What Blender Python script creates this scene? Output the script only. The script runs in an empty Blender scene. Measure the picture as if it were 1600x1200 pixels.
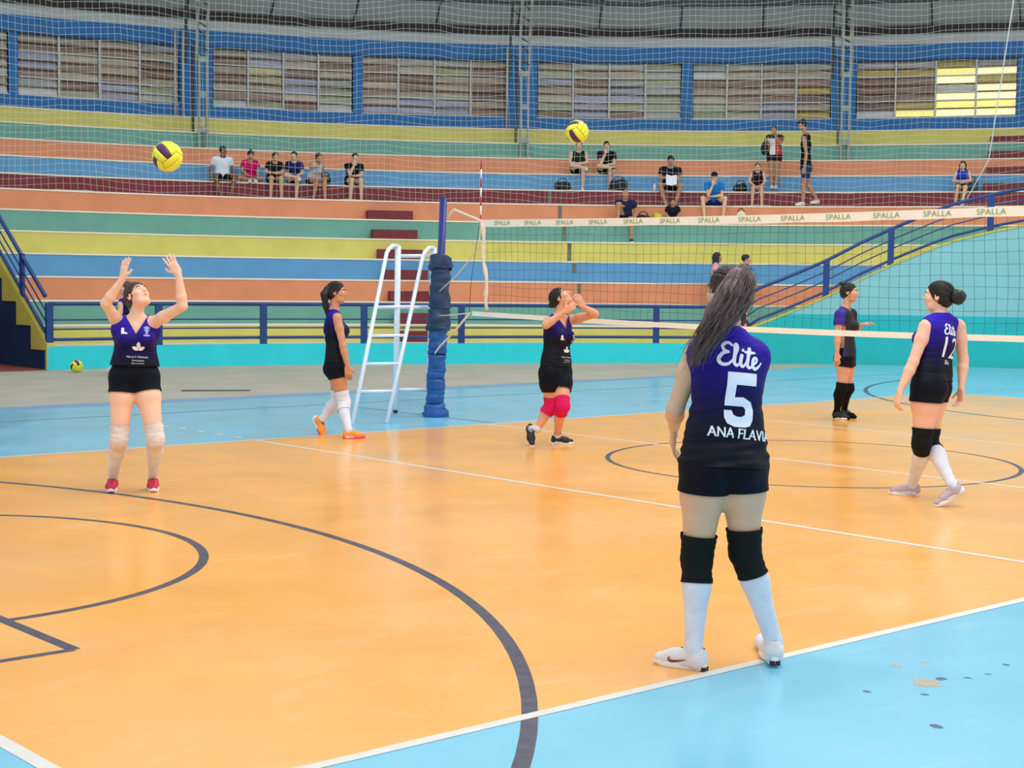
import bpy, bmesh, math, random
import numpy as np
from mathutils import Vector, Matrix, noise as mnoise
from mathutils.bvhtree import BVHTree

# ---------------------------------------------------------------- camera, world, lights, exposure
scene = bpy.context.scene
COL = scene.collection
CAM = np.array([-11.1022, -4.1352, 1.5909])
FPX = 2424.35
camd = bpy.data.cameras.new('camera'); camo = bpy.data.objects.new('camera', camd); COL.objects.link(camo)
camd.sensor_width = 36.0; camd.lens = FPX / 1600 * 36.0; camd.clip_end = 300
camo.location = CAM.tolist(); camo.rotation_euler = (math.radians(86.20774), math.radians(-0.6502), math.radians(-41.13305))
scene.camera = camo
scene.view_settings.view_transform = 'Standard'; scene.view_settings.look = 'None'
scene.view_settings.gamma = 1.0; scene.view_settings.use_curve_mapping = False
scene.view_settings.exposure = 0.0
w = bpy.data.worlds.new('World'); scene.world = w; w.use_nodes = True
bg = w.node_tree.nodes['Background']; bg.inputs[0].default_value = (0.93, 0.97, 1.0, 1); bg.inputs[1].default_value = 0.98
def area(name, loc, size, power, color=(1, 0.97, 0.92), rot=(0, 0, 0), sy=None):
    l = bpy.data.lights.new(name, 'AREA'); l.shape = 'RECTANGLE'; l.size = size; l.size_y = sy or size; l.energy = power; l.color = color
    o = bpy.data.objects.new(name, l); o.location = loc; o.rotation_euler = rot; COL.objects.link(o); return o
area('roof_lamp', (-4, 0, 11), 7, 850)
area('roof_lamp.001', (6, 6, 11), 7, 700)
for k_, (lx, ly) in enumerate(((1, 17), (9, 14), (14, 7))):
    a_ = math.atan2(ly - 4.5, lx); area('stand_fill.%03d' % k_, (lx, ly, 10.8), 2.5, 170, rot=(math.radians(68), 0, a_ - math.pi / 2))  # added fill lights to brighten the upper wall and roof, not real fittings
M_CAM = np.array(camo.rotation_euler.to_matrix())
def ray(x, y): return M_CAM @ np.array([(x - 800) / FPX, (600 - y) / FPX, -1.0])
def at(x, y, t): return CAM + t * ray(x, y)                 # a point at depth t behind a pixel of the 1600x1200 frame
def ground(x, y, z=0.0):
    d = ray(x, y); return CAM + (z - CAM[2]) / d[2] * d
C0 = np.array([0.0, 4.5])                                    # centre of the round hall
def pol(th, r, z): a = math.radians(th); return (C0[0] + r * math.cos(a), C0[1] + r * math.sin(a), z)
def lin(c):
    c = c / 255.0
    return c / 12.92 if c <= 0.04045 else ((c + 0.055) / 1.055) ** 2.4
def rgb(r, g, b): return (lin(r), lin(g), lin(b), 1.0)

# ---------------------------------------------------------------- materials
def mat(name, col, rough=0.6, var=0.0, vscale=6.0, bump=0.0, bscale=40.0, spec=0.5, metal=0.0, emit=0.0, col2=None, coat=0.0, stretch=None):
    m = bpy.data.materials.new(name); m.use_nodes = True; nt = m.node_tree; b = nt.nodes['Principled BSDF']
    b.inputs['Base Color'].default_value = col; b.inputs['Roughness'].default_value = rough
    b.inputs['Specular IOR Level'].default_value = spec; b.inputs['Metallic'].default_value = metal
    if coat: b.inputs['Coat Weight'].default_value = coat; b.inputs['Coat Roughness'].default_value = 0.15
    if emit: b.inputs['Emission Color'].default_value = col; b.inputs['Emission Strength'].default_value = emit
    tc = nt.nodes.new('ShaderNodeTexCoord'); mp = nt.nodes.new('ShaderNodeMapping'); nt.links.new(tc.outputs['Object'], mp.inputs[0])
    if stretch: mp.inputs['Scale'].default_value = stretch
    if var:
        n = nt.nodes.new('ShaderNodeTexNoise'); n.inputs['Scale'].default_value = vscale; n.inputs['Detail'].default_value = 6
        nt.links.new(mp.outputs[0], n.inputs[0])
        r = nt.nodes.new('ShaderNodeMapRange'); r.inputs[1].default_value = 0.3; r.inputs[2].default_value = 0.7
        nt.links.new(n.outputs[0], r.inputs[0])
        mx = nt.nodes.new('ShaderNodeMix'); mx.data_type = 'RGBA'
        c2 = col2 or tuple(v * (1 - var) for v in col[:3]) + (1,)
        mx.inputs[6].default_value = col; mx.inputs[7].default_value = c2
        nt.links.new(r.outputs[0], mx.inputs[0]); nt.links.new(mx.outputs[2], b.inputs['Base Color'])
    if bump:
        n = nt.nodes.new('ShaderNodeTexNoise'); n.inputs['Scale'].default_value = bscale; n.inputs['Detail'].default_value = 4
        nt.links.new(mp.outputs[0], n.inputs[0])
        bp = nt.nodes.new('ShaderNodeBump'); bp.inputs['Strength'].default_value = bump; bp.inputs['Distance'].default_value = 0.01
        nt.links.new(n.outputs[0], bp.inputs['Height']); nt.links.new(bp.outputs[0], b.inputs['Normal'])
    return m

def floor_mat(name, col, col2, scuff, rough=0.22):
    """glossy court paint: broad tone drift, fine scratches, worn patches in the gloss"""
    m = mat(name, col, rough, spec=0.5); nt = m.node_tree; b = nt.nodes['Principled BSDF']
    tc = nt.nodes.new('ShaderNodeTexCoord')
    def noise(scale, detail, stretch=None, dist=0.0):
        mp = nt.nodes.new('ShaderNodeMapping'); nt.links.new(tc.outputs['Object'], mp.inputs[0])
        if stretch: mp.inputs['Scale'].default_value = stretch[0]; mp.inputs['Rotation'].default_value = (0, 0, stretch[1])
        n = nt.nodes.new('ShaderNodeTexNoise'); n.inputs['Scale'].default_value = scale; n.inputs['Detail'].default_value = detail
        n.inputs['Distortion'].default_value = dist
        nt.links.new(mp.outputs[0], n.inputs[0]); return n.outputs[0]
    def rng(o, a, c, lo=0.0, hi=1.0):
        r = nt.nodes.new('ShaderNodeMapRange'); r.inputs[1].default_value = a; r.inputs[2].default_value = c
        r.inputs[3].default_value = lo; r.inputs[4].default_value = hi; nt.links.new(o, r.inputs[0]); return r.outputs[0]
    def mix(fac, a, c):
        mx = nt.nodes.new('ShaderNodeMix'); mx.data_type = 'RGBA'; nt.links.new(fac, mx.inputs[0])
        for i, v in ((6, a), (7, c)):
            if isinstance(v, tuple): mx.inputs[i].default_value = v
            else: nt.links.new(v, mx.inputs[i])
        return mx.outputs[2]
    c = mix(rng(noise(0.55, 5), 0.35, 0.65), col, col2)
    c = mix(rng(noise(2.2, 8, ((1, 2.6, 1), 0.5), 0.6), 0.56, 0.75, 0, 0.45), c, scuff)
    c = mix(rng(noise(3.0, 10, ((1, 9, 1), -0.5), 1.2), 0.62, 0.72, 0, 0.4), c, scuff)
    c = mix(rng(noise(3.4, 10, ((7, 1, 1), 0.2), 1.0), 0.66, 0.74, 0, 0.3), c, tuple(v * 0.8 for v in col2[:3]) + (1,))
    nt.links.new(c, b.inputs['Base Color'])
    nt.links.new(rng(noise(1.3, 7, None, 0.4), 0.3, 0.75, rough, rough + 0.16), b.inputs['Roughness'])
    bp = nt.nodes.new('ShaderNodeBump'); bp.inputs['Strength'].default_value = 0.05; bp.inputs['Distance'].default_value = 0.01
    nt.links.new(noise(9, 5), bp.inputs['Height']); nt.links.new(bp.outputs[0], b.inputs['Normal'])
    return m

# ---------------------------------------------------------------- object helpers
def empty(name, loc=(0, 0, 0)):
    o = bpy.data.objects.new(name, None); o.location = tuple(float(v) for v in loc); o.empty_display_size = 0.1; COL.objects.link(o); return o
def tag(o, label=None, cat=None, group=None, kind=None):
    if label: o['label'] = label
    if cat: o['category'] = cat
    if group: o['group'] = group
    if kind: o['kind'] = kind
    return o
def origin_of(p):
    v = Vector((0, 0, 0))
    while p is not None: v = v + p.location; p = p.parent
    return np.array(v)
def mk(name, V, F, m, parent=None, smooth=False, mi=None, loc=None):
    """one mesh object from world-space vertices"""
    V = np.asarray(V, dtype=float).reshape(-1, 3)
    me = bpy.data.meshes.new(name)
    org = origin_of(parent) if parent is not None else np.array(loc if loc is not None else (0, 0, 0), float)
    me.from_pydata((V - org).tolist(), [], [tuple(int(i) for i in f) for f in F])
    if isinstance(m, (list, tuple)):
        for x in m: me.materials.append(x)
        if mi is not None: me.polygons.foreach_set('material_index', list(mi))
    else: me.materials.append(m)
    if smooth: me.polygons.foreach_set('use_smooth', [True] * len(me.polygons))
    me.update()
    o = bpy.data.objects.new(name, me); COL.objects.link(o)
    if parent is not None: o.parent = parent
    else: o.location = org.tolist()
    return o
def join(parts):
    V = []; F = []; n = 0
    for v, f in parts:
        v = np.asarray(v, float).reshape(-1, 3)
        V.append(v); F += [tuple(i + n for i in q) for q in f]; n += len(v)
    return np.vstack(V), F
def box(lo, hi):
    x0, y0, z0 = lo; x1, y1, z1 = hi
    V = [(x0, y0, z0), (x1, y0, z0), (x1, y1, z0), (x0, y1, z0), (x0, y0, z1), (x1, y0, z1), (x1, y1, z1), (x0, y1, z1)]
    return V, [(3, 2, 1, 0), (4, 5, 6, 7), (0, 1, 5, 4), (1, 2, 6, 5), (2, 3, 7, 6), (3, 0, 4, 7)]
def obox(c, ax, ay, az):
    """box about c with half-axis vectors"""
    c, ax, ay, az = (np.asarray(v, float) for v in (c, ax, ay, az))
    V = [c + sx * ax + sy * ay + sz * az for sz in (-1, 1) for sx, sy in ((-1, -1), (1, -1), (1, 1), (-1, 1))]
    return V, [(3, 2, 1, 0), (4, 5, 6, 7), (0, 1, 5, 4), (1, 2, 6, 5), (2, 3, 7, 6), (3, 0, 4, 7)]
def tube(P, r, n=8, cap=True, flat=None):
    P = [np.asarray(p, float) for p in P]; V = []; F = []
    R = r if hasattr(r, '__len__') else [r] * len(P)
    up = None
    for i, p in enumerate(P):
        d = P[min(i + 1, len(P) - 1)] - P[max(i - 1, 0)]; d = d / (np.linalg.norm(d) + 1e-9)
        if up is None:
            up = np.array([0, 0, 1.0]) if abs(d[2]) < 0.9 else np.array([1.0, 0, 0])
        a = np.cross(d, up); a /= np.linalg.norm(a) + 1e-9; b = np.cross(a, d); up = b
        for k in range(n):
            t = 2 * math.pi * k / n; V.append(p + R[i] * (math.cos(t) * a + math.sin(t) * b))
        if i:
            o = (i - 1) * n
            for k in range(n):
                k2 = (k + 1) % n; F.append((o + k, o + k2, o + n + k2, o + n + k))
    if cap: F.append(tuple(range(n - 1, -1, -1))); F.append(tuple((len(P) - 1) * n + k for k in range(n)))
    return V, F
def arcbox(t0, t1, r0, r1, z0, z1, step=1.0):
    """solid ring sector of the hall"""
    n = max(1, int(math.ceil(abs(t1 - t0) / step))); V = []; F = []
    zf = z1 if callable(z1) else (lambda t: z1)
    zg = z0 if callable(z0) else (lambda t: z0)
    ra = r0 if callable(r0) else (lambda t: r0)
    rb = r1 if callable(r1) else (lambda t: r1)
    for i in range(n + 1):
        t = t0 + (t1 - t0) * i / n
        V += [pol(t, ra(t), zg(t)), pol(t, rb(t), zg(t)), pol(t, rb(t), zf(t)), pol(t, ra(t), zf(t))]
        if i:
            a = (i - 1) * 4; b = i * 4
            for k in range(4): k2 = (k + 1) % 4; F.append((a + k, b + k, b + k2, a + k2))
    F.append((0, 1, 2, 3)); e = n * 4; F.append((e + 3, e + 2, e + 1, e))
    return V, F
def sphere(c, r, nu=12, nv=8, sc=(1, 1, 1)):
    V = []; F = []
    for j in range(nv + 1):
        ph = math.pi * j / nv
        for i in range(nu):
            th = 2 * math.pi * i / nu
            V.append((c[0] + r * sc[0] * math.sin(ph) * math.cos(th), c[1] + r * sc[1] * math.sin(ph) * math.sin(th), c[2] + r * sc[2] * math.cos(ph)))
    for j in range(nv):
        for i in range(nu):
            i2 = (i + 1) % nu; F.append((j * nu + i, (j + 1) * nu + i, (j + 1) * nu + i2, j * nu + i2))
    return V, F

# ---------------------------------------------------------------- colours of the hall
m_concrete = mat('grey_concrete', rgb(176, 174, 158), 0.55, 0.18, 1.2, 0.2, 60)
m_blue = floor_mat('light_blue_court_paint', rgb(122, 194, 222), rgb(116, 188, 216), rgb(142, 202, 220), .16)
m_orange = floor_mat('orange_court_paint', rgb(238, 168, 72), rgb(240, 176, 100), rgb(242, 190, 130), .15)
m_band = mat('slate_blue_paint', rgb(118, 160, 198), 0.4, 0.1, 3)
m_white = mat('white_line_paint', rgb(218, 217, 210), 0.35, 0.1, 9)
m_black = mat('black_line_paint', rgb(46, 50, 72), 0.3, 0.5, 14, col2=rgb(84, 76, 90))
m_thin = mat('faded_dark_line_paint', rgb(98, 138, 158), 0.4, 0.3, 10)
RIS = {'yellow': rgb(214, 207, 106), 'green': rgb(106, 168, 152), 'orange': rgb(222, 144, 102), 'blue': rgb(90, 156, 206), 'red': rgb(122, 32, 46)}
m_ris = {k: mat(k + '_riser_paint', v, 0.6, 0.13, 2.2, 0.3, 30) for k, v in RIS.items()}
m_tread = mat('cream_tread_paint', rgb(214, 206, 186), 0.7, 0.15, 2)
m_nose = mat('cream_nosing_paint', rgb(240, 230, 208), 0.6, 0.08, 3)
m_step = mat('dark_red_step_paint', rgb(118, 34, 42), 0.6, 0.3, 9)
m_cyan = mat('turquoise_wall_paint', rgb(30, 214, 226), 0.5, 0.1, 2.5, 0.2, 30)
m_pale = mat('pale_cyan_wall_paint', rgb(138, 200, 202), 0.55, 0.1, 1.5, 0.2, 30)
m_cyan_shade = mat('shaded_turquoise_dado_paint', rgb(10, 184, 186), 0.5, 0.1, 2.5, 0.2, 30)  # same turquoise as the parapet, with the ramp's shading put into the colour
m_rail = mat('dark_blue_railing_paint', rgb(8, 60, 128), 0.35, 0.15, 8)
m_wallblue = mat('blue_wall_paint', rgb(16, 114, 186), 0.6, 0.12, 2, 0.2, 20)
m_navy = mat('navy_wall_paint', rgb(10, 46, 92), 0.7, 0.3, 2)
m_yside = mat('yellow_side_paint', rgb(205, 192, 82), 0.65, 0.1, 3)
m_grey = mat('grey_roof_sheet', rgb(190, 198, 202), 0.6, 0.08, 3, 0.2, 40)
m_beam = mat('dark_brown_beam_paint', rgb(48, 34, 36), 0.7, 0.3, 8)
m_steel = mat('light_grey_steel_paint', rgb(150, 160, 156), 0.5, 0.15, 6)
m_dsteel = mat('dark_grey_steel_paint', rgb(66, 74, 80), 0.6, 0.3, 6)
m_alu = mat('white_window_bar_paint', rgb(196, 200, 200), 0.5)

# ---------------------------------------------------------------- floor
ths = list(range(0, 360, 4))
V = [pol(t, 46, 0) for t in ths]
flo = tag(mk('floor', V, [tuple(range(len(V)))], m_concrete), kind='structure')
def patch(name, pts, z, m, parent=flo):
    return mk(name, [(x, y, z) for x, y in pts], [tuple(range(len(pts)))], m, parent)
blue = [(-26, -12), (26, -12)]
def rw(th):                                                  # radius of the front wall's face
    if th >= 62: return 16.3
    if th >= 34: return 16.3 + (62 - th) / 28 * 1.5
    return 17.8 + (34 - max(th, 0)) / 34 * 0.6
edge = [(-26, 13.42), (4, 13.5), (8, 13.75), (10.6, 14.15), (12.6, 14.55)] + [pol(t, rw(t) - 0.12, 0)[:2] for t in (36, 33, 30, 25, 20, 10, 0)]
patch('slate_blue_band', [(-26, -12.3), (26, -12.3), (26, 4)] + [(x, y + (0.5 if x < 5 else .35 if x < 9 else 0.15 if y > 14.1 and x < 12 else 0)) for x, y in reversed(edge)], 0.0006, m_band)
patch('blue_surround', blue + [(26, 4)] + list(reversed(edge)), 0.0010, m_blue)
patch('orange_court', [(-9, 0), (9, 0), (9, 9), (-9, 9)], 0.0014, m_orange)
def line(x0, y0, x1, y1, wd, z, m, nm='court_line', label=None):
    d = np.array([x1 - x0, y1 - y0], float); L = np.linalg.norm(d); d /= L; n = np.array([-d[1], d[0]]) * wd / 2
    a = np.array([x0, y0]) - d * 0; b = np.array([x1, y1])
    o = patch(nm, [a - n, b - n, b + n, a + n], z, m)
    return o
ZB, ZW = 0.0018, 0.0024
def arcline(cx, cy, r, a0, a1, wd, z, m, nm='court_line'):
    n = max(8, int(abs(a1 - a0) / 2)); V = []; F = []
    for i in range(n + 1):
        a = math.radians(a0 + (a1 - a0) * i / n)
        for rr in (r - wd / 2, r + wd / 2): V.append((cx + rr * math.cos(a), cy + rr * math.sin(a), z))
        if i: k = 2 * i; F.append((k - 2, k - 1, k + 1, k))
    return mk(nm, V, F, m, flo)
for s in (-1, 1):                                            # black basketball marks
    arcline(s * 12.38, 4.55, 6.76, (-78 if s < 0 else 102), (78 if s < 0 else 258), 0.062, ZB, m_black)
    arcline(s * 8.2, 4.52, 1.8, (-90 if s < 0 else 90), (90 if s < 0 else 270), 0.055, ZB + 0.0001, m_black)
    line(s * 8.2, 2.0, s * 8.2, 7.0, 0.06, ZB + 0.0002, m_black)
    line(s * 8.2, 2.0, s * 14, 2.0, 0.05, ZB + 0.0003, m_black); line(s * 8.2, 7.0, s * 14, 7.0, 0.05, ZB + 0.0003, m_black)
arcline(0.1, 4.58, 1.82, 0, 360, 0.045, ZB, m_black)
line(-14, 12.1, 14, 12.3, 0.05, ZB, m_thin); line(0.15, 9.0, 0.15, 12.15, 0.045, ZB + 0.0001, m_thin)
for x in (-3, 3): line(x, 0, x, 9, 0.05, ZW, m_white)
line(0, 0, 0, 9, 0.05, ZW, m_white)
for x in (-8.975, 8.975): line(x, 0, x, 9, 0.06, ZW, m_white)
for y in (0.025, 8.975): line(-9, y, 9, y, 0.055, ZW + 0.0001, m_white)
for k in range(5): line(-3, 9.2 + 0.37 * k, -3, 9.35 + 0.37 * k, 0.05, ZW, m_white)
m_chip = mat('bare_floor_chip', rgb(176, 168, 150), 0.7, 0.3, 30)
m_chipd = mat('dark_floor_chip', rgb(70, 100, 112), 0.7)
rnd = random.Random(5)
for (x, y, s, m) in [(-5.8, -.63, .075, m_chip), (-5.66, -.37, .03, m_chip), (-5.28, -.66, .022, m_chipd), (-5.6, -.68, .02, m_chipd), (-5.96, -.72, .018, m_chipd),
                     (-5.51, -.41, .02, m_chip), (-5.48, -.7, .016, m_chipd), (-5.7, -.62, .03, m_chipd), (-6.3, -1.0, .03, m_chipd), (-6.1, -.55, .018, m_chipd)]:
    patch('paint_chip', [(x + s * rnd.uniform(.5, 1) * math.cos(a), y + s * 1.3 * rnd.uniform(.4, .9) * math.sin(a)) for a in np.linspace(0, 5.6, 9)], 0.0015, m)
# drain cover in the concrete strip
patch('drain_cover', [(-0.35, 15.2), (0.5, 14.75), (0.62, 14.92), (-0.2, 15.4)], 0.004, m_dsteel)
# terracotta floor of the passage at the side of the stand
mk('passage_floor', *arcbox(89.2, 101, 16.2, 24, 0.0, 0.008, 2), mat('terracotta_passage_paint', rgb(136, 62, 48), 0.6, 0.25, 3), flo)

# ---------------------------------------------------------------- the round stand
LV = [(18.5, .69, 'yellow'), (19.15, 1.14, 'green'), (19.8, 1.59, 'orange'), (20.45, 2.04, 'blue'), (21.15, 2.49, 'yellow'), (21.85, 2.94, 'green'), (22.5, 3.39, 'orange'),
      (24.55, 3.84, 'red'), (25.4, 4.29, 'blue'), (26.25, 4.74, 'orange'), (27.05, 5.19, 'green'), (27.95, 5.64, 'yellow')]
stand = empty('grandstand'); tag(stand, kind='structure')
def thmax(r, up=False): return 128.0 if up else math.degrees(math.acos(0.26 / r))
prev_h = 0.34
mk('tread', *arcbox(0, 88.4, lambda t: rw(t) + 0.1, 18.5, 0.0, 0.34, 2), m_tread, stand)
for i, (r, h, c) in enumerate(LV):
    r2 = LV[i + 1][0] if i + 1 < len(LV) else 29.0
    up = i >= 7
    t1 = thmax(r, up)
    if not up:                                               # the stand goes on beyond the passage
        mk('riser', *arcbox(97, 128, r, r + 0.12, prev_h - 0.02, h - 0.03, 2), m_ris[c], stand)
        mk('tread', *arcbox(97, 128, r + 0.06, r2 + 0.05, h - 0.12, h - 0.004, 2), m_tread, stand)
        mk('nosing', *arcbox(97, 128, r - 0.015, r + 0.07, h - 0.032, h, 2), m_nose, stand)
    mk('riser', *arcbox(0, t1, r, r + 0.12, prev_h - 0.02, h - 0.03, 1), m_ris[c], stand)
    mk('tread', *arcbox(0, t1, r + 0.06, r2 + 0.05, h - 0.12, h - 0.004, 2), m_tread, stand)
    mk('nosing', *arcbox(0, t1, r - 0.015, r + 0.07, h - 0.032, h, 1), m_nose, stand)
    prev_h = h
mk('passage_back', *arcbox(88.5, 97.2, 23.4, 23.5, 0, 3.38, 1), m_navy, stand)
mk('passage_ceiling', *arcbox(89, 97.2, 22.6, 24.6, 3.3, 3.385, 1), m_tread, stand)
mk('passage_side', *arcbox(97.0, 97.25, 16.3, 23.4, 0, 2.0, 1), m_navy, stand)
mk('end_parapet', *arcbox(97, 128, 16.3, 16.44, 0, .39, 2), m_cyan, stand)
mk('tread', *arcbox(97, 128, 16.4, 18.5, 0.0, 0.34, 2), m_tread, stand)
# dark red half steps of the two aisles
for (a0, a1, rows) in ((61.75, 64.4, range(0, 7)), (26.2, 28.9, range(8, 12))):
    for i in rows:
        r, h, c = LV[i]; hb = LV[i - 1][1] if i else 0.34
        mk('aisle_step', *arcbox(a0, a1, r - 0.30, r + 0.01, hb - 0.01, hb + 0.215, 1), m_step, stand)
# stained joint that runs down the rows
m_stain = mat('grey_green_joint_stain', rgb(120, 124, 106), 0.8, 0.4, 8)
for i in (4, 5, 6, 7, 3, 2):
    r, h, c = LV[i]; hb = LV[i - 1][1]; th = 52.9 - 0.12 * (6 - i)
    mk('joint_strip', *arcbox(th - 0.1, th + 0.12, r - 0.012, r + 0.02, hb + (0.02 if i > 3 else .2), h - 0.03, 1), m_stain, stand)

# ---------------------------------------------------------------- front wall (low parapet that climbs as a ramp to the right)
def wtop(th):
    P = [(0, 3.05), (10, 3.02), (20, 2.95), (25, 2.76), (27, 2.64), (29.5, 2.44), (31, 2.25), (33, 1.98), (35, 1.68), (37, 1.34), (39, 1.06), (40.8, .83), (42, .69), (42.6, .39), (90, .39)]
    for (a, x), (b, y) in zip(P, P[1:]):
        if a <= th <= b: return x + (y - x) * (th - a) / (b - a)
    return .39
wf = tag(empty('wall_front'), kind='structure')
mk('parapet', *arcbox(42.6, thmax(16.3), rw, lambda t: rw(t) + 0.14, 0, .39, 1), m_cyan, wf)
mk('ramp_dado', *arcbox(0, 42.6, lambda t: rw(t) - 0.006, lambda t: rw(t) + 0.13, 0, lambda t: min(wtop(t), 1.0), .8), m_cyan_shade, wf)
mk('ramp_wall', *arcbox(0, 39.4, rw, lambda t: rw(t) + 0.14, lambda t: min(1.0, wtop(t) - .02), wtop, .8), m_pale, wf)
mk('ramp_edge', *arcbox(0, 42.6, lambda t: rw(t) - 0.015, lambda t: rw(t) + 0.16, lambda t: wtop(t) - .0, lambda t: wtop(t) + .045, .8), m_yside, wf)
mk('ramp_floor', *arcbox(0, 42.6, lambda t: rw(t) + 0.14, 18.55, 0.0, lambda t: wtop(t) - .05, .8), m_tread, wf)

# ---------------------------------------------------------------- railings
def rail_run(name, label, posts, f, th_a, th_b, hts, rads, closed=True):
    r_ = tag(empty(name, pol(th_a, f(th_a)[0], f(th_a)[1])), label, 'railing')
    n = max(2, int(abs(th_b - th_a) / 0.8))
    for h, rd in zip(hts, rads):
        P = [pol(th_a + (th_b - th_a) * i / n, f(th_a + (th_b - th_a) * i / n)[0] + .06, f(th_a + (th_b - th_a) * i / n)[1] + h) for i in range(n + 1)]
        mk('rail', *tube(P, rd, 8), m_rail, r_, True)
    for t in posts:
        rr, z = f(t); a = math.radians(t); rad = np.array([math.cos(a), math.sin(a), 0]); tan = np.array([-math.sin(a), math.cos(a), 0])
        c = np.array(pol(t, rr + .06, z + hts[0] / 2))
        mk('post', *obox(c, rad * .03, tan * .062, np.array([0, 0, hts[0] / 2 + .012])), m_rail, r_)
    return r_
LH = (.735, .46, .30, .125); LR = (.036, .014, .014, .028)
rail_run('railing', 'dark blue metal railing on the low turquoise wall along the stand', [88.9, 81.97, 75.11, 68.36, 61.72, 54.9, 48.2, 42.75], lambda t: (rw(t), .385), 88.9, 42.75, LH, LR)
rail_run('railing', 'dark blue railing that climbs the ramp on the pale cyan wall', [37.1, 33.1, 27.1, 21], lambda t: (rw(t), wtop(t) + .03), 42.2, 14, (.72, .50, .32, .10), (.034, .013, .013, .026))
# passage side wall in the plane x = .26 with its stepped paint and railing
def xq(y0, z0, y1, z1, x=.25): return [(x, y0, z0), (x, y1, z0), (x, y1, z1), (x, y0, z1)]
ws = tag(empty('wall_side', (.26, 20.8, 0)), kind='structure')
def zt(y): return .43 + (y - 20.79) * .735
Yend = 27.2
def prism(poly, x0, x1):
    n = len(poly); V = [(x0, y, z) for y, z in poly] + [(x1, y, z) for y, z in poly]
    return V, [tuple(range(n)), tuple(range(2 * n - 1, n - 1, -1))] + [(k, n + k, n + (k + 1) % n, (k + 1) % n) for k in range(n)]
mk('navy_panel', *prism([(20.8, 0), (20.8, .3), (Yend, zt(Yend) - .12), (Yend, 0)], .262, .36), m_navy, ws)
st = [(20.84, .33)]; y, z = 20.84, .33
while y < Yend - .7: st += [(y + .595, z), (y + .595, z + .405)]; y += .595; z += .405
mk('stepped_yellow_panel', *prism([(20.8, .0), (20.84, .0)] + st + [(y, zt(y)), (20.8, zt(20.8))], .24, .37), m_yside, ws)
sr = tag(empty('railing', (.3, 20.8, .43)), 'dark blue railing sloping up beside the stepped yellow side wall', 'railing')
for h, rd in ((.70, .036), (.46, .014), (.28, .014), (.09, .03)):
    mk('rail', *tube([(.3, 20.98, zt(20.98) + h - .02), (.3, 25.5, zt(25.5) + h)], rd, 8), m_rail, sr, True)
for y in (21.9, 23.4, 25.0):
    mk('post', *obox((.3, y, zt(y) + .36), (.03, 0, 0), (0, .05, 0), (0, 0, .37)), m_rail, sr)

# ---------------------------------------------------------------- upper wall, windows, roof edge
wb = tag(empty('wall_back'), kind='structure')
RW = 28.9
mk('lower_band', *arcbox(5, 128, RW, RW + .3, 5.55, 6.03, 1.5), m_wallblue, wb)
mk('upper_band', *arcbox(5, 128, RW, RW + .3, 7.55, 7.97, 1.5), m_wallblue, wb)
mk('lintel_edge', *arcbox(5, 128, RW - .03, RW, 7.53, 7.58, 1.5), mat('dark_blue_edge_paint', rgb(14, 60, 110), 0.6), wb)
mk('grey_band', *arcbox(5, 128, RW + .02, RW + .3, 7.97, 8.25, 1.5), m_grey, wb)
mk('beam', *arcbox(5, 128, RW - .15, RW + .3, 8.25, 8.43, 1.5), m_beam, wb)
WIN = [(88.2, 80.3), (79.89, 71.9), (70.2, 62.84), (62.36, 54.6), (52.95, 45.15), (44.57, 37.2), (35.92, 27.78), (27.2, 19.3)]
piers = [(128, 88.2)] + [(WIN[i][1], WIN[i + 1][0]) for i in range(len(WIN) - 1)] + [(19.3, 5)]
for a, b in piers: mk('pier', *arcbox(b, a, RW - .02, RW + .3, 6.0, 7.57, 1.5), m_wallblue, wb)
SC = {'t': (196, 184, 166), 'b': (160, 136, 122), 'g': (188, 192, 188), 'l': (180, 184, 206), 'w': (214, 216, 214), 'o': (178, 182, 150), 'k': (122, 106, 100), 'c': (206, 200, 158)}
m_sl = {k: mat('glass_slat_' + n, rgb(*SC[k]), 0.35, 0.22, 5, 0.1, 20) for k, n in zip('tbglwokc', ('tan', 'brown', 'grey', 'lilac', 'white', 'olive', 'dark', 'cream'))}
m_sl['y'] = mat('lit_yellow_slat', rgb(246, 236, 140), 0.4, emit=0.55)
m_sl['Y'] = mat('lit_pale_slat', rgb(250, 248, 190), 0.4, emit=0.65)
m_sl['n'] = mat('dim_amber_slat', rgb(206, 186, 110), 0.5, 0.2, 6)
m_edge = mat('dull_slat_edge', rgb(132, 100, 88), .6)
m_back = mat('brown_room_behind_slats', rgb(120, 92, 80), 0.9, 0.4, 3)
PAT = {0: ['gtgtbgt', 'tbtgtbt', 'tgtbtgt', 'gtbtgtw'],
       1: ['tbllbgwk'[:7], 'tbtbtbo', 'tbttbll', 'gtbbtog'], 2: ['tbtbtbw', 'glcctbo', 'gtblltb', 'tbtgoow'],
       3: ['tbbtbtl', 'gtbbtll', 'gotttll', 'tbtbktb'], 4: ['tolttob', 'gtbtlll', 'gtgllob', 'ogogoog'],
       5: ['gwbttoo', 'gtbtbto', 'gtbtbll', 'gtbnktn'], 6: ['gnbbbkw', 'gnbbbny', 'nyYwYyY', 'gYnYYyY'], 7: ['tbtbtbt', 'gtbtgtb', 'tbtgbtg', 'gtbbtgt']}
rnd = random.Random(3)
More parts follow.
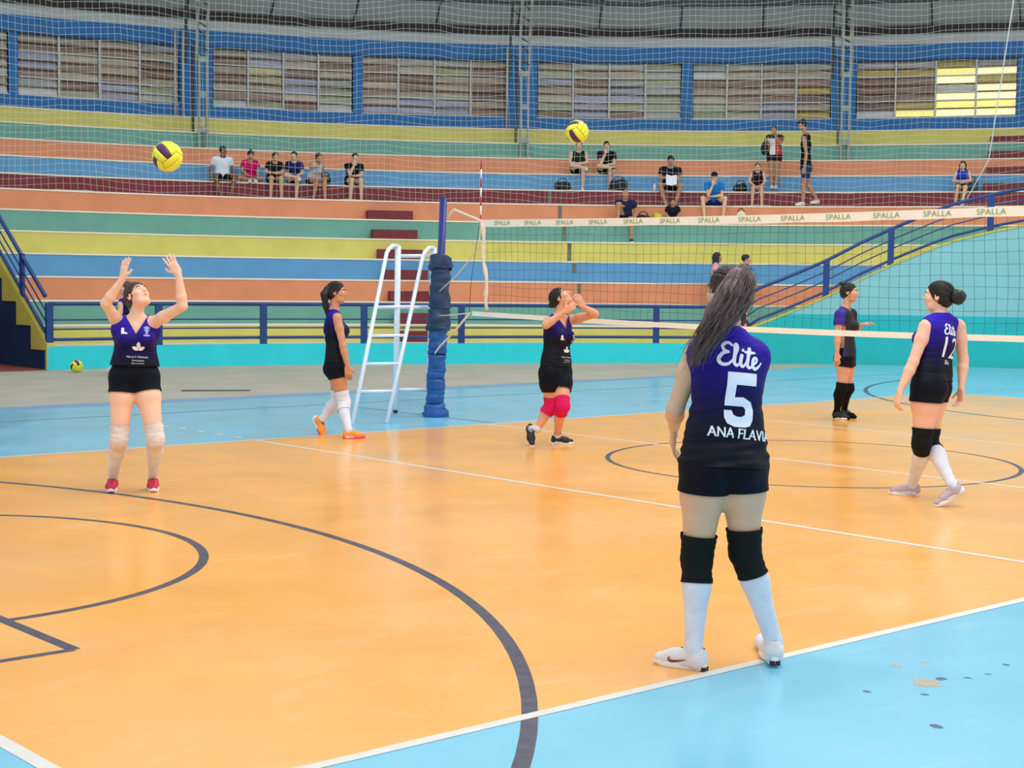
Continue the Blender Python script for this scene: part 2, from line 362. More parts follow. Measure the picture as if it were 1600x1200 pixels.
for wi, (a, b) in enumerate(WIN):
    win = tag(empty('window_%d' % (wi + 1), pol((a + b) / 2, RW + .1, 6.03)), kind='structure')
    mk('window_back', *arcbox(b, a, RW + .24, RW + .28, 6.0, 7.56, 1.5), m_back, win)
    full = [a, b]
    n = 4; dt = (a - b) / n
    for k in range(1, n):
        t = a - dt * k; mk('mullion', *arcbox(t - .045, t + .045, RW + .0, RW + .1, 6.03, 7.54, 1), m_alu, win)
    mk('sill', *arcbox(b, a, RW + .0, RW + .12, 6.03, 6.055, 1.5), m_alu, win)
    hs = 1.50 / 7
    for k in range(4):
        for j in range(7):
            ch = PAT[wi][k][j]; t1 = a - dt * k - .06; t0 = a - dt * (k + 1) + .06
            z1 = 7.54 - hs * j; z0 = z1 - hs * .93; tl = rnd.uniform(.03, .09)
            V = [pol(t0, RW + .06, z0), pol(t1, RW + .06, z0), pol(t1, RW + .06 + tl, z1), pol(t0, RW + .06 + tl, z1)]
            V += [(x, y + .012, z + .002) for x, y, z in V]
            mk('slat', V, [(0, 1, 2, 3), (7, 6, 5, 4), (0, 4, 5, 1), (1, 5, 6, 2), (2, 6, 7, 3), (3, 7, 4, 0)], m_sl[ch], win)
            mk('slat_edge', *arcbox(t0, t1, RW + .02, RW + .06, z0 - .012, z0 + .02, 3), m_alu if (ch in 'wo' or j % 3 == 1) else m_edge, win)
roof = tag(empty('ceiling'), kind='structure')
for i in range(29):
    t0 = 1.35 + 4.393 * i
    def cone(r): return 8.43 + (28.9 - r) * .42
    V = [];
    for (tt, rr) in ((t0 - .03, 28.9), (t0 + 4.42, 28.9), (t0 + 4.42, 25.0), (t0 - .03, 25.0)): V.append(pol(tt, rr, cone(rr)))
    V += [(x, y, z + .05) for x, y, z in V]
    mk('seam', *obox(np.array(pol(t0, 27.0, cone(27.0) - .02)), np.array([math.cos(math.radians(t0)), math.sin(math.radians(t0)), -.42]) * 1.95, np.array([-math.sin(math.radians(t0)), math.cos(math.radians(t0)), 0]) * .018, (0, 0, .02)), m_dsteel, roof)
    V = [(x, y, z + .004 * (i % 2)) for x, y, z in V]
    mk('roof_panel', V, [(0, 1, 2, 3), (7, 6, 5, 4), (0, 4, 5, 1), (1, 5, 6, 2), (2, 6, 7, 3), (3, 7, 4, 0)], m_grey, roof)
mk('purlin', *arcbox(5, 128, 27.55, 27.7, 8.86, 9.0, 1.5), m_dsteel, roof)
mk('roof_edge', *arcbox(5, 128, 25.0, 25.1, 10.0, 10.3, 1.5), m_dsteel, roof)
mk('purlin', *arcbox(5, 128, 24.5, 24.65, 10.1, 10.25, 1.5), m_dsteel, roof)
# steel truss columns
CL = ['steel truss column standing behind the spectator in a white T-shirt', 'steel truss column in the middle, between the second and third pair of windows', 'steel truss column beside the tall man walking along the stand', None]
for th, lb in ((71.5, CL[0]), (54.0, CL[1]), (36.4, CL[2])):
    c = tag(empty('truss_column', pol(th, 26.9, 4.74)), lb, 'column')
    for s in (-1, 1):
        mk('chord', *arcbox(th + s * .2 - .055, th + s * .2 + .055, 26.86, 26.96, 4.735, 7.05 if th > 40 else 8.6, 1), m_steel, c)
    for z in (5.25, 6.1, 6.95):
        mk('batten', *arcbox(th - .2, th + .2, 26.87, 26.9, z - .07, z + .07, 1), m_steel, c)
    mk('web', *arcbox(th + .32, th + .46, 27.2, 27.3, 4.735, 7.3, 1), m_dsteel, c)
    pr = [(27.0, 6.9), (26.9, 8.0), (26.3, 8.9), (24, 10.3), (20, 12)]
    for s, off in ((-1, 0), (1, 0), (1, .5)):
        P = [np.array(pol(th + (.26 * s if off == 0 else .75), r + off * .6, z)) for r, z in pr]
        mk('arch_chord', *tube(P, .045, 4), m_dsteel if off else m_steel, c)
    for k in range(7):
        a = pr[0][1] + k * .28
        mk('lacing', *tube([pol(th - .26, 26.95, a), pol(th + (.75 if k % 2 else .3), 26.98, a + .28)], .02, 4), m_dsteel, c)
for th in (72.15, 71.75, 54.6):
    p = mk('downpipe', *tube([pol(th, RW - .09, 5.64), pol(th, RW - .09, 7.9)], .035, 8), m_alu, None, True, loc=pol(th, RW - .09, 5.64))
    tag(p, {72.15: 'thin pale vertical pipe on the blue wall, nearer the end of window row', 71.75: 'thin pale vertical pipe on the blue wall, close against the first truss column', 54.6: 'thin pale vertical pipe on the blue wall beside the middle truss column'}[th], 'pipe')

# ---------------------------------------------------------------- protective net hung in front of the upper stand
def net_pt(th, u):                                           # u: 0 bottom .. 1 top
    top = 11.0; z = 3.36 + (top - 3.36) * u
    z += .10 * math.sin(th * .33 + 2 * u) * (.3 + .7 * u) + .05 * math.sin(th * .8 + u * 5) + .012 * math.sin(th * 3.1 + u * 9)
    r = 23.15 + .12 * math.sin(th * .55 + u * 4) + .05 * math.sin(th * 1.7 - u * 7) + .35 * u
    t = th + .06 * math.sin(u * 11 + th * .4) + .05 * math.sin(u * 5 + th)
    return np.array(pol(t, r, z))
def grid_lines(rows, rad):
    """three-sided threads through rows of points, in one mesh"""
    VV = []; FF = []; n0 = 0
    for P in rows:
        P = np.asarray(P); d = np.gradient(P, axis=0); d /= np.linalg.norm(d, axis=1)[:, None] + 1e-9
        ref = np.where(np.abs(d[:, 2:3]) > .8, np.array([[1., 0, 0]]), np.array([[0, 0, 1.]]))
        a = np.cross(d, ref); a /= np.linalg.norm(a, axis=1)[:, None]; b = np.cross(a, d)
        ring = [P + rad * (math.cos(q) * a + math.sin(q) * b) for q in (0, 2.094, 4.189)]
        V = np.stack(ring, 1).reshape(-1, 3); m = len(P)
        for i in range(m - 1):
            o = n0 + i * 3
            FF += [(o, o + 1, o + 4, o + 3), (o + 1, o + 2, o + 5, o + 4), (o + 2, o, o + 3, o + 5)]
        VV.append(V); n0 += len(V)
    return np.vstack(VV), FF
m_pnet = mat('pale_grey_netting', rgb(205, 212, 208), 0.7)
pn = tag(empty('protective_net', net_pt(60, 0)), 'large pale protective net hanging in front of the upper stand', 'net')
TH = np.arange(14, 97, .345)
rowsn = [[net_pt(t, u) for u in np.linspace(0, 1, 24)] for t in TH] + [[net_pt(t, u) for t in np.arange(14, 97, 1.0)] for u in np.linspace(0, 1, 55)]
tag(mk('netting', *grid_lines(rowsn, .0029), m_pnet, pn), kind='stuff')
mk('border_rope', *tube([net_pt(t, 0) for t in np.arange(14, 97, .7)], .007, 5), m_pnet, pn, True)
mk('hanging_rope', *tube([at(1590, -40, 31), at(1570, 90, 31), at(1545, 250, 31.5), at(1500, 330, 31.5)], .012, 5), m_pnet, pn, True)

# ================================================================ volleyball net, post, umpire stand
m_tape = mat('cream_net_tape', rgb(244, 240, 228), 0.6, 0.05, 20)
m_tape2 = mat('worn_cream_tape', rgb(234, 216, 192), 0.7, 0.15, 12)
m_rope = mat('cream_rope', rgb(226, 210, 184), 0.8)
m_nmesh = mat('black_net_thread', rgb(34, 62, 66), 0.8)
m_post = mat('deep_blue_post_paint', rgb(14, 40, 128), 0.35)
m_pad = mat('royal_blue_vinyl_pad', rgb(14, 88, 164), 0.4, 0.25, 9, 0.6, 12)
m_pad2 = mat('dark_blue_vinyl_pad', rgb(22, 58, 98), 0.45, 0.3, 9, 0.7, 12)
m_gprint = mat('green_tape_print', rgb(136, 166, 112), 0.7)
m_antr = mat('red_antenna_band', rgb(176, 44, 52), 0.5); m_antw = mat('white_antenna_band', rgb(240, 240, 236), 0.5)
YA, YB = 9.1, -0.4
def ntop(y): u = (YA - y) / (YA - YB); return 2.265 - .045 * math.sin(math.pi * min(1, u)) 
def nbot(y): u = (YA - y) / (YA - YB); return 1.245 - .05 * math.sin(math.pi * min(1, u))
def nx(y, z): return .0 + .03 * math.sin(y * .8) * (2.3 - z)
net = tag(empty('volleyball_net', (0, 9.1, 1.24)), 'volleyball net with cream printed top tape, strung across the orange court', 'net')
def ribbon(pts_a, pts_b, th=.006):
    """thin closed strip between two point rows"""
    a = np.asarray(pts_a); b = np.asarray(pts_b); n = len(a); o = np.array([th / 2, 0, 0])
    V = np.vstack([a - o, b - o, b + o, a + o]); F = []
    for i in range(n - 1):
        for k in range(4): k2 = (k + 1) % 4; F.append((k * n + i, k * n + i + 1, k2 * n + i + 1, k2 * n + i))
    F += [(0, n, 2 * n, 3 * n), (4 * n - 1, 3 * n - 1, 2 * n - 1, n - 1)]
    return V, F
YS = np.linspace(YA, YB, 60)
mk('top_tape', *ribbon([(nx(y, 2.2), y, ntop(y)) for y in YS], [(nx(y, 2.2) + .004, y, ntop(y) - .078 + .003 * math.sin(y * 7)) for y in YS], .012), m_tape, net)
YS2 = np.linspace(YA + .18, YB, 60)
mk('bottom_tape', *ribbon([(nx(y, 1.2), y, nbot(y)) for y in YS2], [(nx(y, 1.2), y, nbot(y) - .05) for y in YS2], .012), m_tape, net)
rows = []
for k in range(1, 10):
    rows.append([(nx(y, 2.2 - k * .1), y + .0, ntop(y) - .07 - (ntop(y) - .07 - nbot(y)) * k / 10 + .006 * math.sin(y * 5 + k)) for y in np.linspace(YA - .05, YB, 60)])
for y in np.arange(YB, YA - .05, .1):
    rows.append([(nx(y, z), y + .01 * math.sin(z * 6 + y * 3), z) for z in np.linspace(nbot(y), ntop(y) - .07, 12)])
tag(mk('netting', *grid_lines(rows, .0016), m_nmesh, net), kind='stuff')
sid = [(-.01, 9.085 - .11 * u - .02 * math.sin(u * 12), 2.24 - u * .97) for u in np.linspace(0, 1, 12)]
mk('side_tape', *tube(sid, [.022 + .006 * math.sin(i * 2.3) for i in range(12)], 7), m_tape2, net, True)
for k, z0 in enumerate(np.arange(2.12, 2.9, .1)):
    mk('antenna_band', *tube([(.012, 9.13, z0), (.012, 9.13, min(z0 + .1, 2.92))], .009, 6), m_antr if k % 2 else m_antw, net, True)
def text_mesh(txt, size, font=None):
    c = bpy.data.curves.new('t', 'FONT'); c.body = txt; c.size = size; c.align_x = 'CENTER'; c.align_y = 'CENTER'; c.resolution_u = 3
    o = bpy.data.objects.new('t', c); COL.objects.link(o)
    dg = bpy.context.evaluated_depsgraph_get(); dg.update()
    me = bpy.data.meshes.new_from_object(o.evaluated_get(dg)); bpy.data.objects.remove(o)
    return me
tm = text_mesh('SPALLA', .066)
tv = np.array([v.co[:] for v in tm.vertices]); tf = [tuple(p.vertices) for p in tm.polygons]
tv[:, 0] *= 1.25
for k in range(19):
    y = 8.75 - .5 * k 
    P = np.array([(nx(y, 2.2) - .0085, y - a, ntop(y) - .038 + b) for a, b, _ in tv])
    mk('tape_print', P, tf, m_gprint, net)
mk('top_rope', *tube([(0, 9.1, 2.25), (0, 9.35, 2.32), (0.03, 9.62, 2.39), (0.03, 9.66, 2.37), (0.0, 9.7, 2.29)], .016, 6), m_tape2, net, True)
mk('side_rope', *tube([(0, 9.12, 2.2), (.0, 9.14, 1.95), (.02, 9.55, 1.65), (.05, 9.98, 1.42)], .007, 5), m_rope, net, True)
mk('bottom_rope', *tube([(0, 9.3, 1.22), (.02, 9.6, 1.0), (.03, 9.85, .84), (.03, 9.94, .76), (.05, 9.97, .74)], .012, 5), m_rope, net, True)
mk('tie_rope', *tube([(0, 9.28, 1.23), (.02, 9.6, 1.20), (.05, 9.95, 1.18)], .006, 5), m_rope, net, True)
mk('side_string', *tube([(0, 9.3, 1.23), (.0, 9.27, 1.6), (.0, 9.14, 2.2)], .004, 4), m_nmesh, net, True)
def post(loc, lean, label):
    p = tag(empty('net_post', loc), label, 'post')
    B = np.array(loc, float); ax = np.array([lean[0], lean[1], 2.54])
    pt = lambda z: B + ax * (z / 2.54)
    mk('pole', *tube([pt(.0), pt(2.54)], .043, 16), m_post, p, True)
    mk('cap', *sphere(pt(2.545), .04, 12, 6, (1, 1, .35)), m_dsteel, p, True)
    def sec(name, z0, z1, r0, m, seed, r1=None):
        rr = random.Random(seed); n = 26; P = []; R = []
        for i in range(n + 1):
            u = i / n; z = z0 + (z1 - z0) * u; P.append(pt(z) + np.array([.006 * math.sin(seed + u * 9), .006 * math.cos(seed + u * 7), 0]))
            base = r0 + ((r1 or r0) - r0) * u
            R.append(base * (1 + .035 * math.sin(u * 25 + seed)) * (0.72 if i in (0, n) else 1.0))
        V, F = tube(P, R, 20); V = np.array(V)
        for j in range(len(V)):
            a = mnoise.noise(Vector(V[j] * 9)); V[j, :2] += (V[j, :2] - B[:2]) * .14 * a
        mk(name, V, F, m, p, True)
    sec('pad_foot', .0, .19, .165, m_pad, 1, .095)
    for i, (z0, z1) in enumerate(((.17, .44), (.44, .72), (.72, .9))): sec('pad', z0, z1, .105, m_pad, 3 + i)
    sec('pad', .88, 1.16, .10, m_pad, 9, .118)
    sec('pad', 1.0, 1.26, .145, m_pad2, 11, .12)
    sec('pad', 1.26, 1.74, .128, m_pad2, 14, .105)
    sec('pad_collar', 1.72, 1.86, .135, m_pad2, 17, .125)
    for z in (.44, .72, .9, 1.27, 1.73):
        mk('strap', *tube([pt(z - .012), pt(z + .012)], .101, 16), m_post, p, True)
    return p
post((0.12, 10.06, 0), (.0, -.13), 'blue net post with padded vinyl sleeve, beside the white umpire stand')
post((0.1, -1.45, 0), (.0, .13), 'blue padded net post at the near end of the net')

m_wht = mat('white_enamel_tube', rgb(222, 234, 248), 0.3)
m_rub = mat('black_rubber', rgb(20, 22, 26), 0.8)
A = np.array([-1.2, 9.80, 0]); Cc = A + np.array([.31, -.27, 0]) * 0 + np.array([.46, .0, 0]); B = np.array([-.21, 10.39, 0]); D = B + np.array([.44, .0, 0])
A = ground(550, 665); Cc = ground(604, 662); B = ground(618, 650); D = ground(668, 648)
Bt = at(622, 384.5, 18.2); Dt = at(678, 387, 18.3); At = at(606, 386, 18.0); Ct = at(663, 390.5, 18.1)
um = tag(empty('umpire_stand', B), 'white tubular umpire ladder stand beside the padded net post', 'umpire stand')
def bend(Pa, Pt, Pv): 
    d = (Pt - Pa); e = Pa + d * .965
    return [Pa, Pa + d * .5, e, Pa + d * .985 + (Pv - Pt) * .12, Pt + (Pv - Pt) * .45 + np.array([0, 0, .012]), Pv]
mk('leg', *tube(bend(A, At - np.array([0, 0, 0.0]), Bt), .024, 10), m_wht, um, True)
mk('leg', *tube(bend(Cc, Ct, Dt), .024, 10), m_wht, um, True)
mk('leg', *tube([B, Bt], .036, 12), m_wht, um, True)
mk('leg', *tube([D, Dt], .034, 12), m_wht, um, True)
for P in (B, D): mk('foot_cap', *tube([P + np.array([0, 0, .0]), P + np.array([0, 0, .07])], .034, 10), m_rub, um, True)
def onseg(Pa, Pb, y):
    lo, hi = 0., 1.
    for _ in range(30):
        m = (lo + hi) / 2; P = Pa + (Pb - Pa) * m; q = M_CAM.T @ (P - CAM); yy = 600 - FPX * q[1] / -q[2]
        if yy > y: lo = m
        else: hi = m
    return Pa + (Pb - Pa) * lo
for y in (480, 525, 569, 612): mk('rung', *tube([onseg(A, At, y), onseg(Cc, Ct, y - 1)], .018, 8), m_wht, um, True)
for y in (400, 480, 609): mk('rail', *tube([onseg(B, Bt, y), onseg(D, Dt, y)], .022, 8), m_wht, um, True)
for y in (480,): mk('seat_rail', *tube([onseg(A, At, y), onseg(B, Bt, y)], .02, 8), m_wht, um, True); mk('seat_rail', *tube([onseg(Cc, Ct, y), onseg(D, Dt, y)], .02, 8), m_wht, um, True)

# ================================================================ balls
m_by = mat('yellow_ball_leather', rgb(236, 236, 60), 0.45, 0.06, 9, 0.15, 60)
m_bp = mat('purple_ball_leather', rgb(84, 34, 92), 0.45, 0.1, 9, 0.15, 60)
m_bs = mat('ball_seam', rgb(90, 80, 30), 0.8)
def ball(loc, r, rot, label):
    b = tag(empty('volleyball', loc), label, 'ball'); c = np.array(loc, float)
    R = np.array(Matrix.Rotation(rot[0], 3, 'X') @ Matrix.Rotation(rot[1], 3, 'Y') @ Matrix.Rotation(rot[2], 3, 'Z'))
    mk('bladder', *sphere(loc, r * .975, 20, 12), m_bs, b, True)
    for ax in range(3):
        for s in (-1, 1):
            for k in range(3):
                u0 = -1 + 2 * k / 3 + .02; u1 = u0 + 2 / 3 - .04; n = 8; m_ = 4; V = []; F = []
                for layer in (0.97, 1.0):
                    for i in range(n + 1):
                        for j in range(m_ + 1):
                            a = math.tan((-1 + .01 + (2 - .02) * i / n) * math.pi / 4); q = math.tan((u0 + (u1 - u0) * j / m_) * math.pi / 4)
                            v = np.zeros(3); v[ax] = s; v[(ax + 1) % 3] = a; v[(ax + 2) % 3] = q; v /= np.linalg.norm(v)
                            e = layer if layer < 1 else (1.0 if 0 < i < n and 0 < j < m_ else .988)
                            V.append(c + R @ v * r * e)
                o = (n + 1) * (m_ + 1)
                for i in range(n):
                    for j in range(m_):
                        q = [i * (m_ + 1) + j, (i + 1) * (m_ + 1) + j, (i + 1) * (m_ + 1) + j + 1, i * (m_ + 1) + j + 1]
                        q = [x + o for x in q]; F.append(tuple(q if s > 0 else q[::-1]))
                rim = [j for j in range(m_ + 1)] + [i * (m_ + 1) + m_ for i in range(1, n + 1)] + [n * (m_ + 1) + j for j in range(m_ - 1, -1, -1)] + [i * (m_ + 1) for i in range(n - 1, 0, -1)]
                for x, y in zip(rim, rim[1:] + rim[:1]): F.append((x, y, y + o, x + o) if s < 0 else (y, x, x + o, y + o))
                mk('panel', V, F, m_bp if (k == 1 and (ax + (s > 0)) % 2 == 0) else m_by, b, True)
    return b
ball(tuple(at(261.5, 244.5, 10.6)), .104, (0.5, 0.75, 0.3), 'yellow and purple volleyball in the air above the girl with raised arms')
ball(tuple(at(901.5, 206, 14.2)), .106, (1.2, 0.2, 0.8), 'yellow and purple volleyball in the air in front of the upper rows')
g = ground(120, 582); ball((g[0], g[1], .104), .104, (0.2, 1.3, 0.4), 'yellow volleyball lying at the foot of the turquoise wall')

# ================================================================ bags and small things on the stand
def on_row(px, py, r, z):
    """point on the circle of radius r seen at a pixel column"""
    d = ray(px, py); o = CAM[:2] - C0; a = d[:2] @ d[:2]; b = 2 * o @ d[:2]; cc = o @ o - r * r
    t = (-b + math.sqrt(b * b - 4 * a * cc)) / (2 * a); P = CAM + t * d
    return np.array([P[0], P[1], z])
m_bag = mat('black_bag_cloth', rgb(24, 28, 34), 0.8, 0.3, 12, 0.6, 10)
m_bagy = mat('yellow_bag_cloth', rgb(206, 196, 30), 0.7, 0.2, 12)
m_bagw = mat('cream_bag_cloth', rgb(226, 224, 190), 0.7, 0.1, 12)
def lump(name, c, w, d, h, m, label, cat='bag', handle=True, seed=0):
    b = tag(empty(name, c), label, cat)
    th = math.atan2(c[1] - 4.5, c[0]); rad = np.array([math.cos(th), math.sin(th), 0]); tan = np.array([-math.sin(th), math.cos(th), 0])
    V, F = sphere((0, 0, 0), 1, 18, 12); V = np.array(V); out = []
    for v in V:
        s = np.sign(v) * np.abs(v) ** .7; n = 1 + .25 * mnoise.noise(Vector(v * 1.7 + seed))
        p = np.array(c) + tan * s[0] * w / 2 * n + rad * s[1] * d / 2 * n; p[2] += max(0, (s[2] * (.75 + .4 * mnoise.noise(Vector((s[0] * 1.5 + seed, 3, 1)))) + .8) * h / 1.8); out.append(p)
    mk('body', out, F, m, b, True)
    if handle:
        mk('strap', *tube([np.array(c) + tan * w * .3 * math.cos(a) + rad * -.03 + np.array([0, 0, h * .8 + .09 * math.sin(a)]) for a in np.linspace(0, math.pi, 9)], .012, 6), m_bag, b, True)
    return b
lump('backpack', on_row(879, 290, 24.95, 3.842), .40, .3, .26, m_bag, 'black bag on the dark red row, left of the cross-armed spectator', seed=1)
lump('backpack', on_row(967, 290, 24.92, 3.842), .44, .32, .34, m_bag, 'big black bag on the dark red row below the spectator in black', seed=4)
lump('backpack', on_row(1157, 290, 25.0, 3.842), .36, .3, .25, m_bag, 'dark bag on the dark red row, left of the girl in black and red', seed=6)
lump('sports_bag', on_row(1005, 338, 22.12, 2.942), .34, .28, .24, m_bag, 'black bag on the green row beside the bald seated man', seed=8)
lump('towel', on_row(1027, 335, 22.15, 2.942), .24, .24, .3, m_bagy, 'bright yellow cloth heaped beside the cross-legged boy', 'towel', False, seed=2)
lump('tote_bag', on_row(1158, 328, 22.32, 2.942), .24, .2, .36, m_bagw, 'cream tote bag right of the man in the blue T-shirt', seed=3)
lump('sports_bag', on_row(1150, 340, 22.0, 2.942), .36, .16, .12, m_bag, 'low black bag in front of the cream tote bag', 'bag', False, seed=5)
lump('backpack', on_row(1517, 285, 25.0, 3.842), .34, .3, .36, mat('slate_bag_cloth', rgb(52, 92, 120), 0.8, 0.2, 8), 'slate blue backpack behind the girl in the blue top', seed=9)
lump('backpack', on_row(509, 280, 25.0, 3.842), .22, .25, .3, m_bag, 'dark bag right of the spectator in the pale tank top', seed=7)
bo = on_row(1023, 290, 24.8, 3.842)
bt = tag(empty('water_bottle', bo), 'small white bottle standing on the dark red row', 'bottle')
mk('body', *tube([bo, bo + [0, 0, .14], bo + [0, 0, .18], bo + [0, 0, .2]], [.04, .04, .02, .02], 12), mat('white_bottle_plastic', rgb(230, 236, 240), .3), bt, True)
mk('cap', *tube([bo + [0, 0, .2], bo + [0, 0, .225]], .022, 10), m_post, bt, True)

# ================================================================ figures: distance fields meshed into continuous bodies
def unit(v): v = np.asarray(v, float); return v / (np.linalg.norm(v) + 1e-12)
def P_cap(a, b, ra, rb, k=.02, flat=None, tg=''): return dict(t='c', a=np.asarray(a, float), b=np.asarray(b, float), ra=ra, rb=rb, k=k, flat=flat, tg=tg)
def P_ell(c, X, Y, Z, r, k=.02, tg='', sub=False): return dict(t='e', c=np.asarray(c, float), R=np.array([unit(X), unit(Y), unit(Z)]), r=np.asarray(r, float), k=k, tg=tg, sub=sub)
def infl(p, d):
    q = dict(p)
    if q['t'] == 'c': q['ra'] = p['ra'] + d; q['rb'] = p['rb'] + d
    else: q['r'] = p['r'] + d
    return q
def pbox(p):
    if p['t'] == 'c':
        r = max(p['ra'], p['rb']); return np.minimum(p['a'], p['b']) - r, np.maximum(p['a'], p['b']) + r
    r = p['r'].max(); return p['c'] - r, p['c'] + r
def sdf(p, X, Y, Z):
    if p['t'] == 'c':
        a, b = p['a'], p['b']; d = b - a; L2 = d @ d + 1e-12
        x = X - a[0]; y = Y - a[1]; z = Z - a[2]
        t = np.clip((x * d[0] + y * d[1] + z * d[2]) / L2, 0, 1)
        x = x - t * d[0]; y = y - t * d[1]; z = z - t * d[2]; r = p['ra'] + (p['rb'] - p['ra']) * t
        if p['flat'] is None: return np.sqrt(x * x + y * y + z * z) - r
        n, s = p['flat']; q = x * n[0] + y * n[1] + z * n[2]; e = q / s - q
        x = x + e * n[0]; y = y + e * n[1]; z = z + e * n[2]
        return (np.sqrt(x * x + y * y + z * z) - r) * (s + 1) * .5
    x = X - p['c'][0]; y = Y - p['c'][1]; z = Z - p['c'][2]; R = p['R']; r = p['r']
    u = (x * R[0, 0] + y * R[0, 1] + z * R[0, 2]) / r[0]; v = (x * R[1, 0] + y * R[1, 1] + z * R[1, 2]) / r[1]; w_ = (x * R[2, 0] + y * R[2, 1] + z * R[2, 2]) / r[2]
    k0 = np.sqrt(u * u + v * v + w_ * w_) + 1e-9; k1 = np.sqrt((u / r[0]) ** 2 + (v / r[1]) ** 2 + (w_ / r[2]) ** 2) + 1e-9
    return k0 * (k0 - 1) / k1
def field(prims, h, planes=()):
    lo = np.min([pbox(p)[0] for p in prims], 0) - 3 * h; hi = np.max([pbox(p)[1] for p in prims], 0) + 3 * h
    n = np.ceil((hi - lo) / h).astype(int) + 1; F = np.full(n, 1.0, np.float32)
    ax = [lo[i] + h * np.arange(n[i]) for i in range(3)]
    for p in prims:
        l, u = pbox(p); m = p['k'] + 2 * h
        i0 = np.maximum(((l - m - lo) / h).astype(int), 0); i1 = np.minimum(((u + m - lo) / h).astype(int) + 2, n)
        sl = tuple(slice(a, b) for a, b in zip(i0, i1))
        X, Y, Z = np.meshgrid(*[ax[i][sl[i]] for i in range(3)], indexing='ij', sparse=True)
        d = sdf(p, X, Y, Z); f = F[sl]; k = p['k']
        if p.get('sub'):
            d = -d; hh = np.clip(.5 - .5 * (f - d) / k, 0, 1); F[sl] = f * (1 - hh) + d * hh + k * hh * (1 - hh)
        else:
            hh = np.clip(.5 + .5 * (f - d) / k, 0, 1); F[sl] = f * (1 - hh) + d * hh - k * hh * (1 - hh)
    X, Y, Z = np.meshgrid(*ax, indexing='ij', sparse=True)
    for c, nrm in planes:
        F = np.maximum(F, ((X - c[0]) * nrm[0] + (Y - c[1]) * nrm[1] + (Z - c[2]) * nrm[2]).astype(np.float32))
    return F, lo
CO = np.array([(i, j, k) for i in (0, 1) for j in (0, 1) for k in (0, 1)])
EDG = [(a, b) for a in range(8) for b in range(a + 1, 8) if np.abs(CO[a] - CO[b]).sum() == 1]
def nets(F, lo, h):
    s = F < 0; nx_, ny_, nz_ = F.shape
    c = np.zeros((nx_ - 1, ny_ - 1, nz_ - 1), np.uint8)
    for o in CO: c += s[o[0]:nx_ - 1 + o[0], o[1]:ny_ - 1 + o[1], o[2]:nz_ - 1 + o[2]]
    idx = np.argwhere((c > 0) & (c < 8))
    vals = np.stack([F[idx[:, 0] + o[0], idx[:, 1] + o[1], idx[:, 2] + o[2]] for o in CO], 1).astype(float)
    acc = np.zeros((len(idx), 3)); cnt = np.zeros(len(idx))
    for a, b in EDG:
        va, vb = vals[:, a], vals[:, b]; m = (va < 0) != (vb < 0); t = np.where(m, va / np.where(m, va - vb, 1), 0)
        acc += np.where(m[:, None], CO[a] + t[:, None] * (CO[b] - CO[a]), 0); cnt += m
    V = lo + (idx + acc / cnt[:, None]) * h
    ids = np.full(c.shape, -1, np.int64); ids[idx[:, 0], idx[:, 1], idx[:, 2]] = np.arange(len(idx))
    Q = []
    for ax in range(3):
        sl0 = [slice(1, -1)] * 3; sl1 = [slice(1, -1)] * 3; sl0[ax] = slice(0, -1); sl1[ax] = slice(1, None)
        A_ = s[tuple(sl0)]; B_ = s[tuple(sl1)]; e = np.argwhere(A_ != B_); sg = A_[tuple(e.T)]
        g = e + 1; g[:, ax] -= 1
        u, v = (ax + 1) % 3, (ax + 2) % 3
        def cell(du, dv): q = g.copy(); q[:, u] += du; q[:, v] += dv; return ids[q[:, 0], q[:, 1], q[:, 2]]
        q = np.stack([cell(-1, -1), cell(0, -1), cell(0, 0), cell(-1, 0)], 1)
        q[~sg] = q[~sg][:, ::-1]; Q.append(q)
    Q = np.vstack(Q); return V, Q[(Q >= 0).all(1)]
def clip(V, Q, g):
    """keep the part of the surface where g > 0, cut cleanly"""
    T = np.vstack([Q[:, [0, 1, 2]], Q[:, [0, 2, 3]]]) if Q.shape[1] == 4 else Q
    pos = g > 0; n = pos[T].sum(1); out = [tuple(t) for t in T[n == 3]]
    newV = []; cache = {}
    def cut(a, b):
        k = (min(a, b), max(a, b))
        if k not in cache:
            t = g[a] / (g[a] - g[b]); cache[k] = len(V) + len(newV); newV.append(V[a] + t * (V[b] - V[a]))
        return cache[k]
    for t in T[(n == 1) | (n == 2)]:
        poly = []
        for i in range(3):
            a, b = int(t[i]), int(t[(i + 1) % 3])
            if pos[a]: poly.append(a)
            if pos[a] != pos[b]: poly.append(cut(a, b))
        out.append(tuple(poly))
    VV = np.vstack([V, np.array(newV)]) if newV else V
    used = np.zeros(len(VV), bool)
    for f in out: used[list(f)] = True
    mp = np.cumsum(used) - 1
    return VV[used], [tuple(int(mp[i]) for i in f) for f in out]
def seg_t(V, a, b): d = b - a; return ((V - a) @ d) / (d @ d)
def seg_d(V, a, b): t = np.clip(seg_t(V, a, b), 0, 1)[:, None]; return np.linalg.norm(V - a - t * (b - a), axis=1)
def seg_rd(V, a, b): t = seg_t(V, a, b)[:, None]; return np.linalg.norm(V - a - t * (b - a), axis=1)
VNOISE = {}
def ripple(V, amp, freq, seed=0.0, dirn=None):
    """cloth folds: displaces points along a direction field"""
    n = np.array([mnoise.noise(Vector(v * freq + seed)) for v in V]); return n * amp

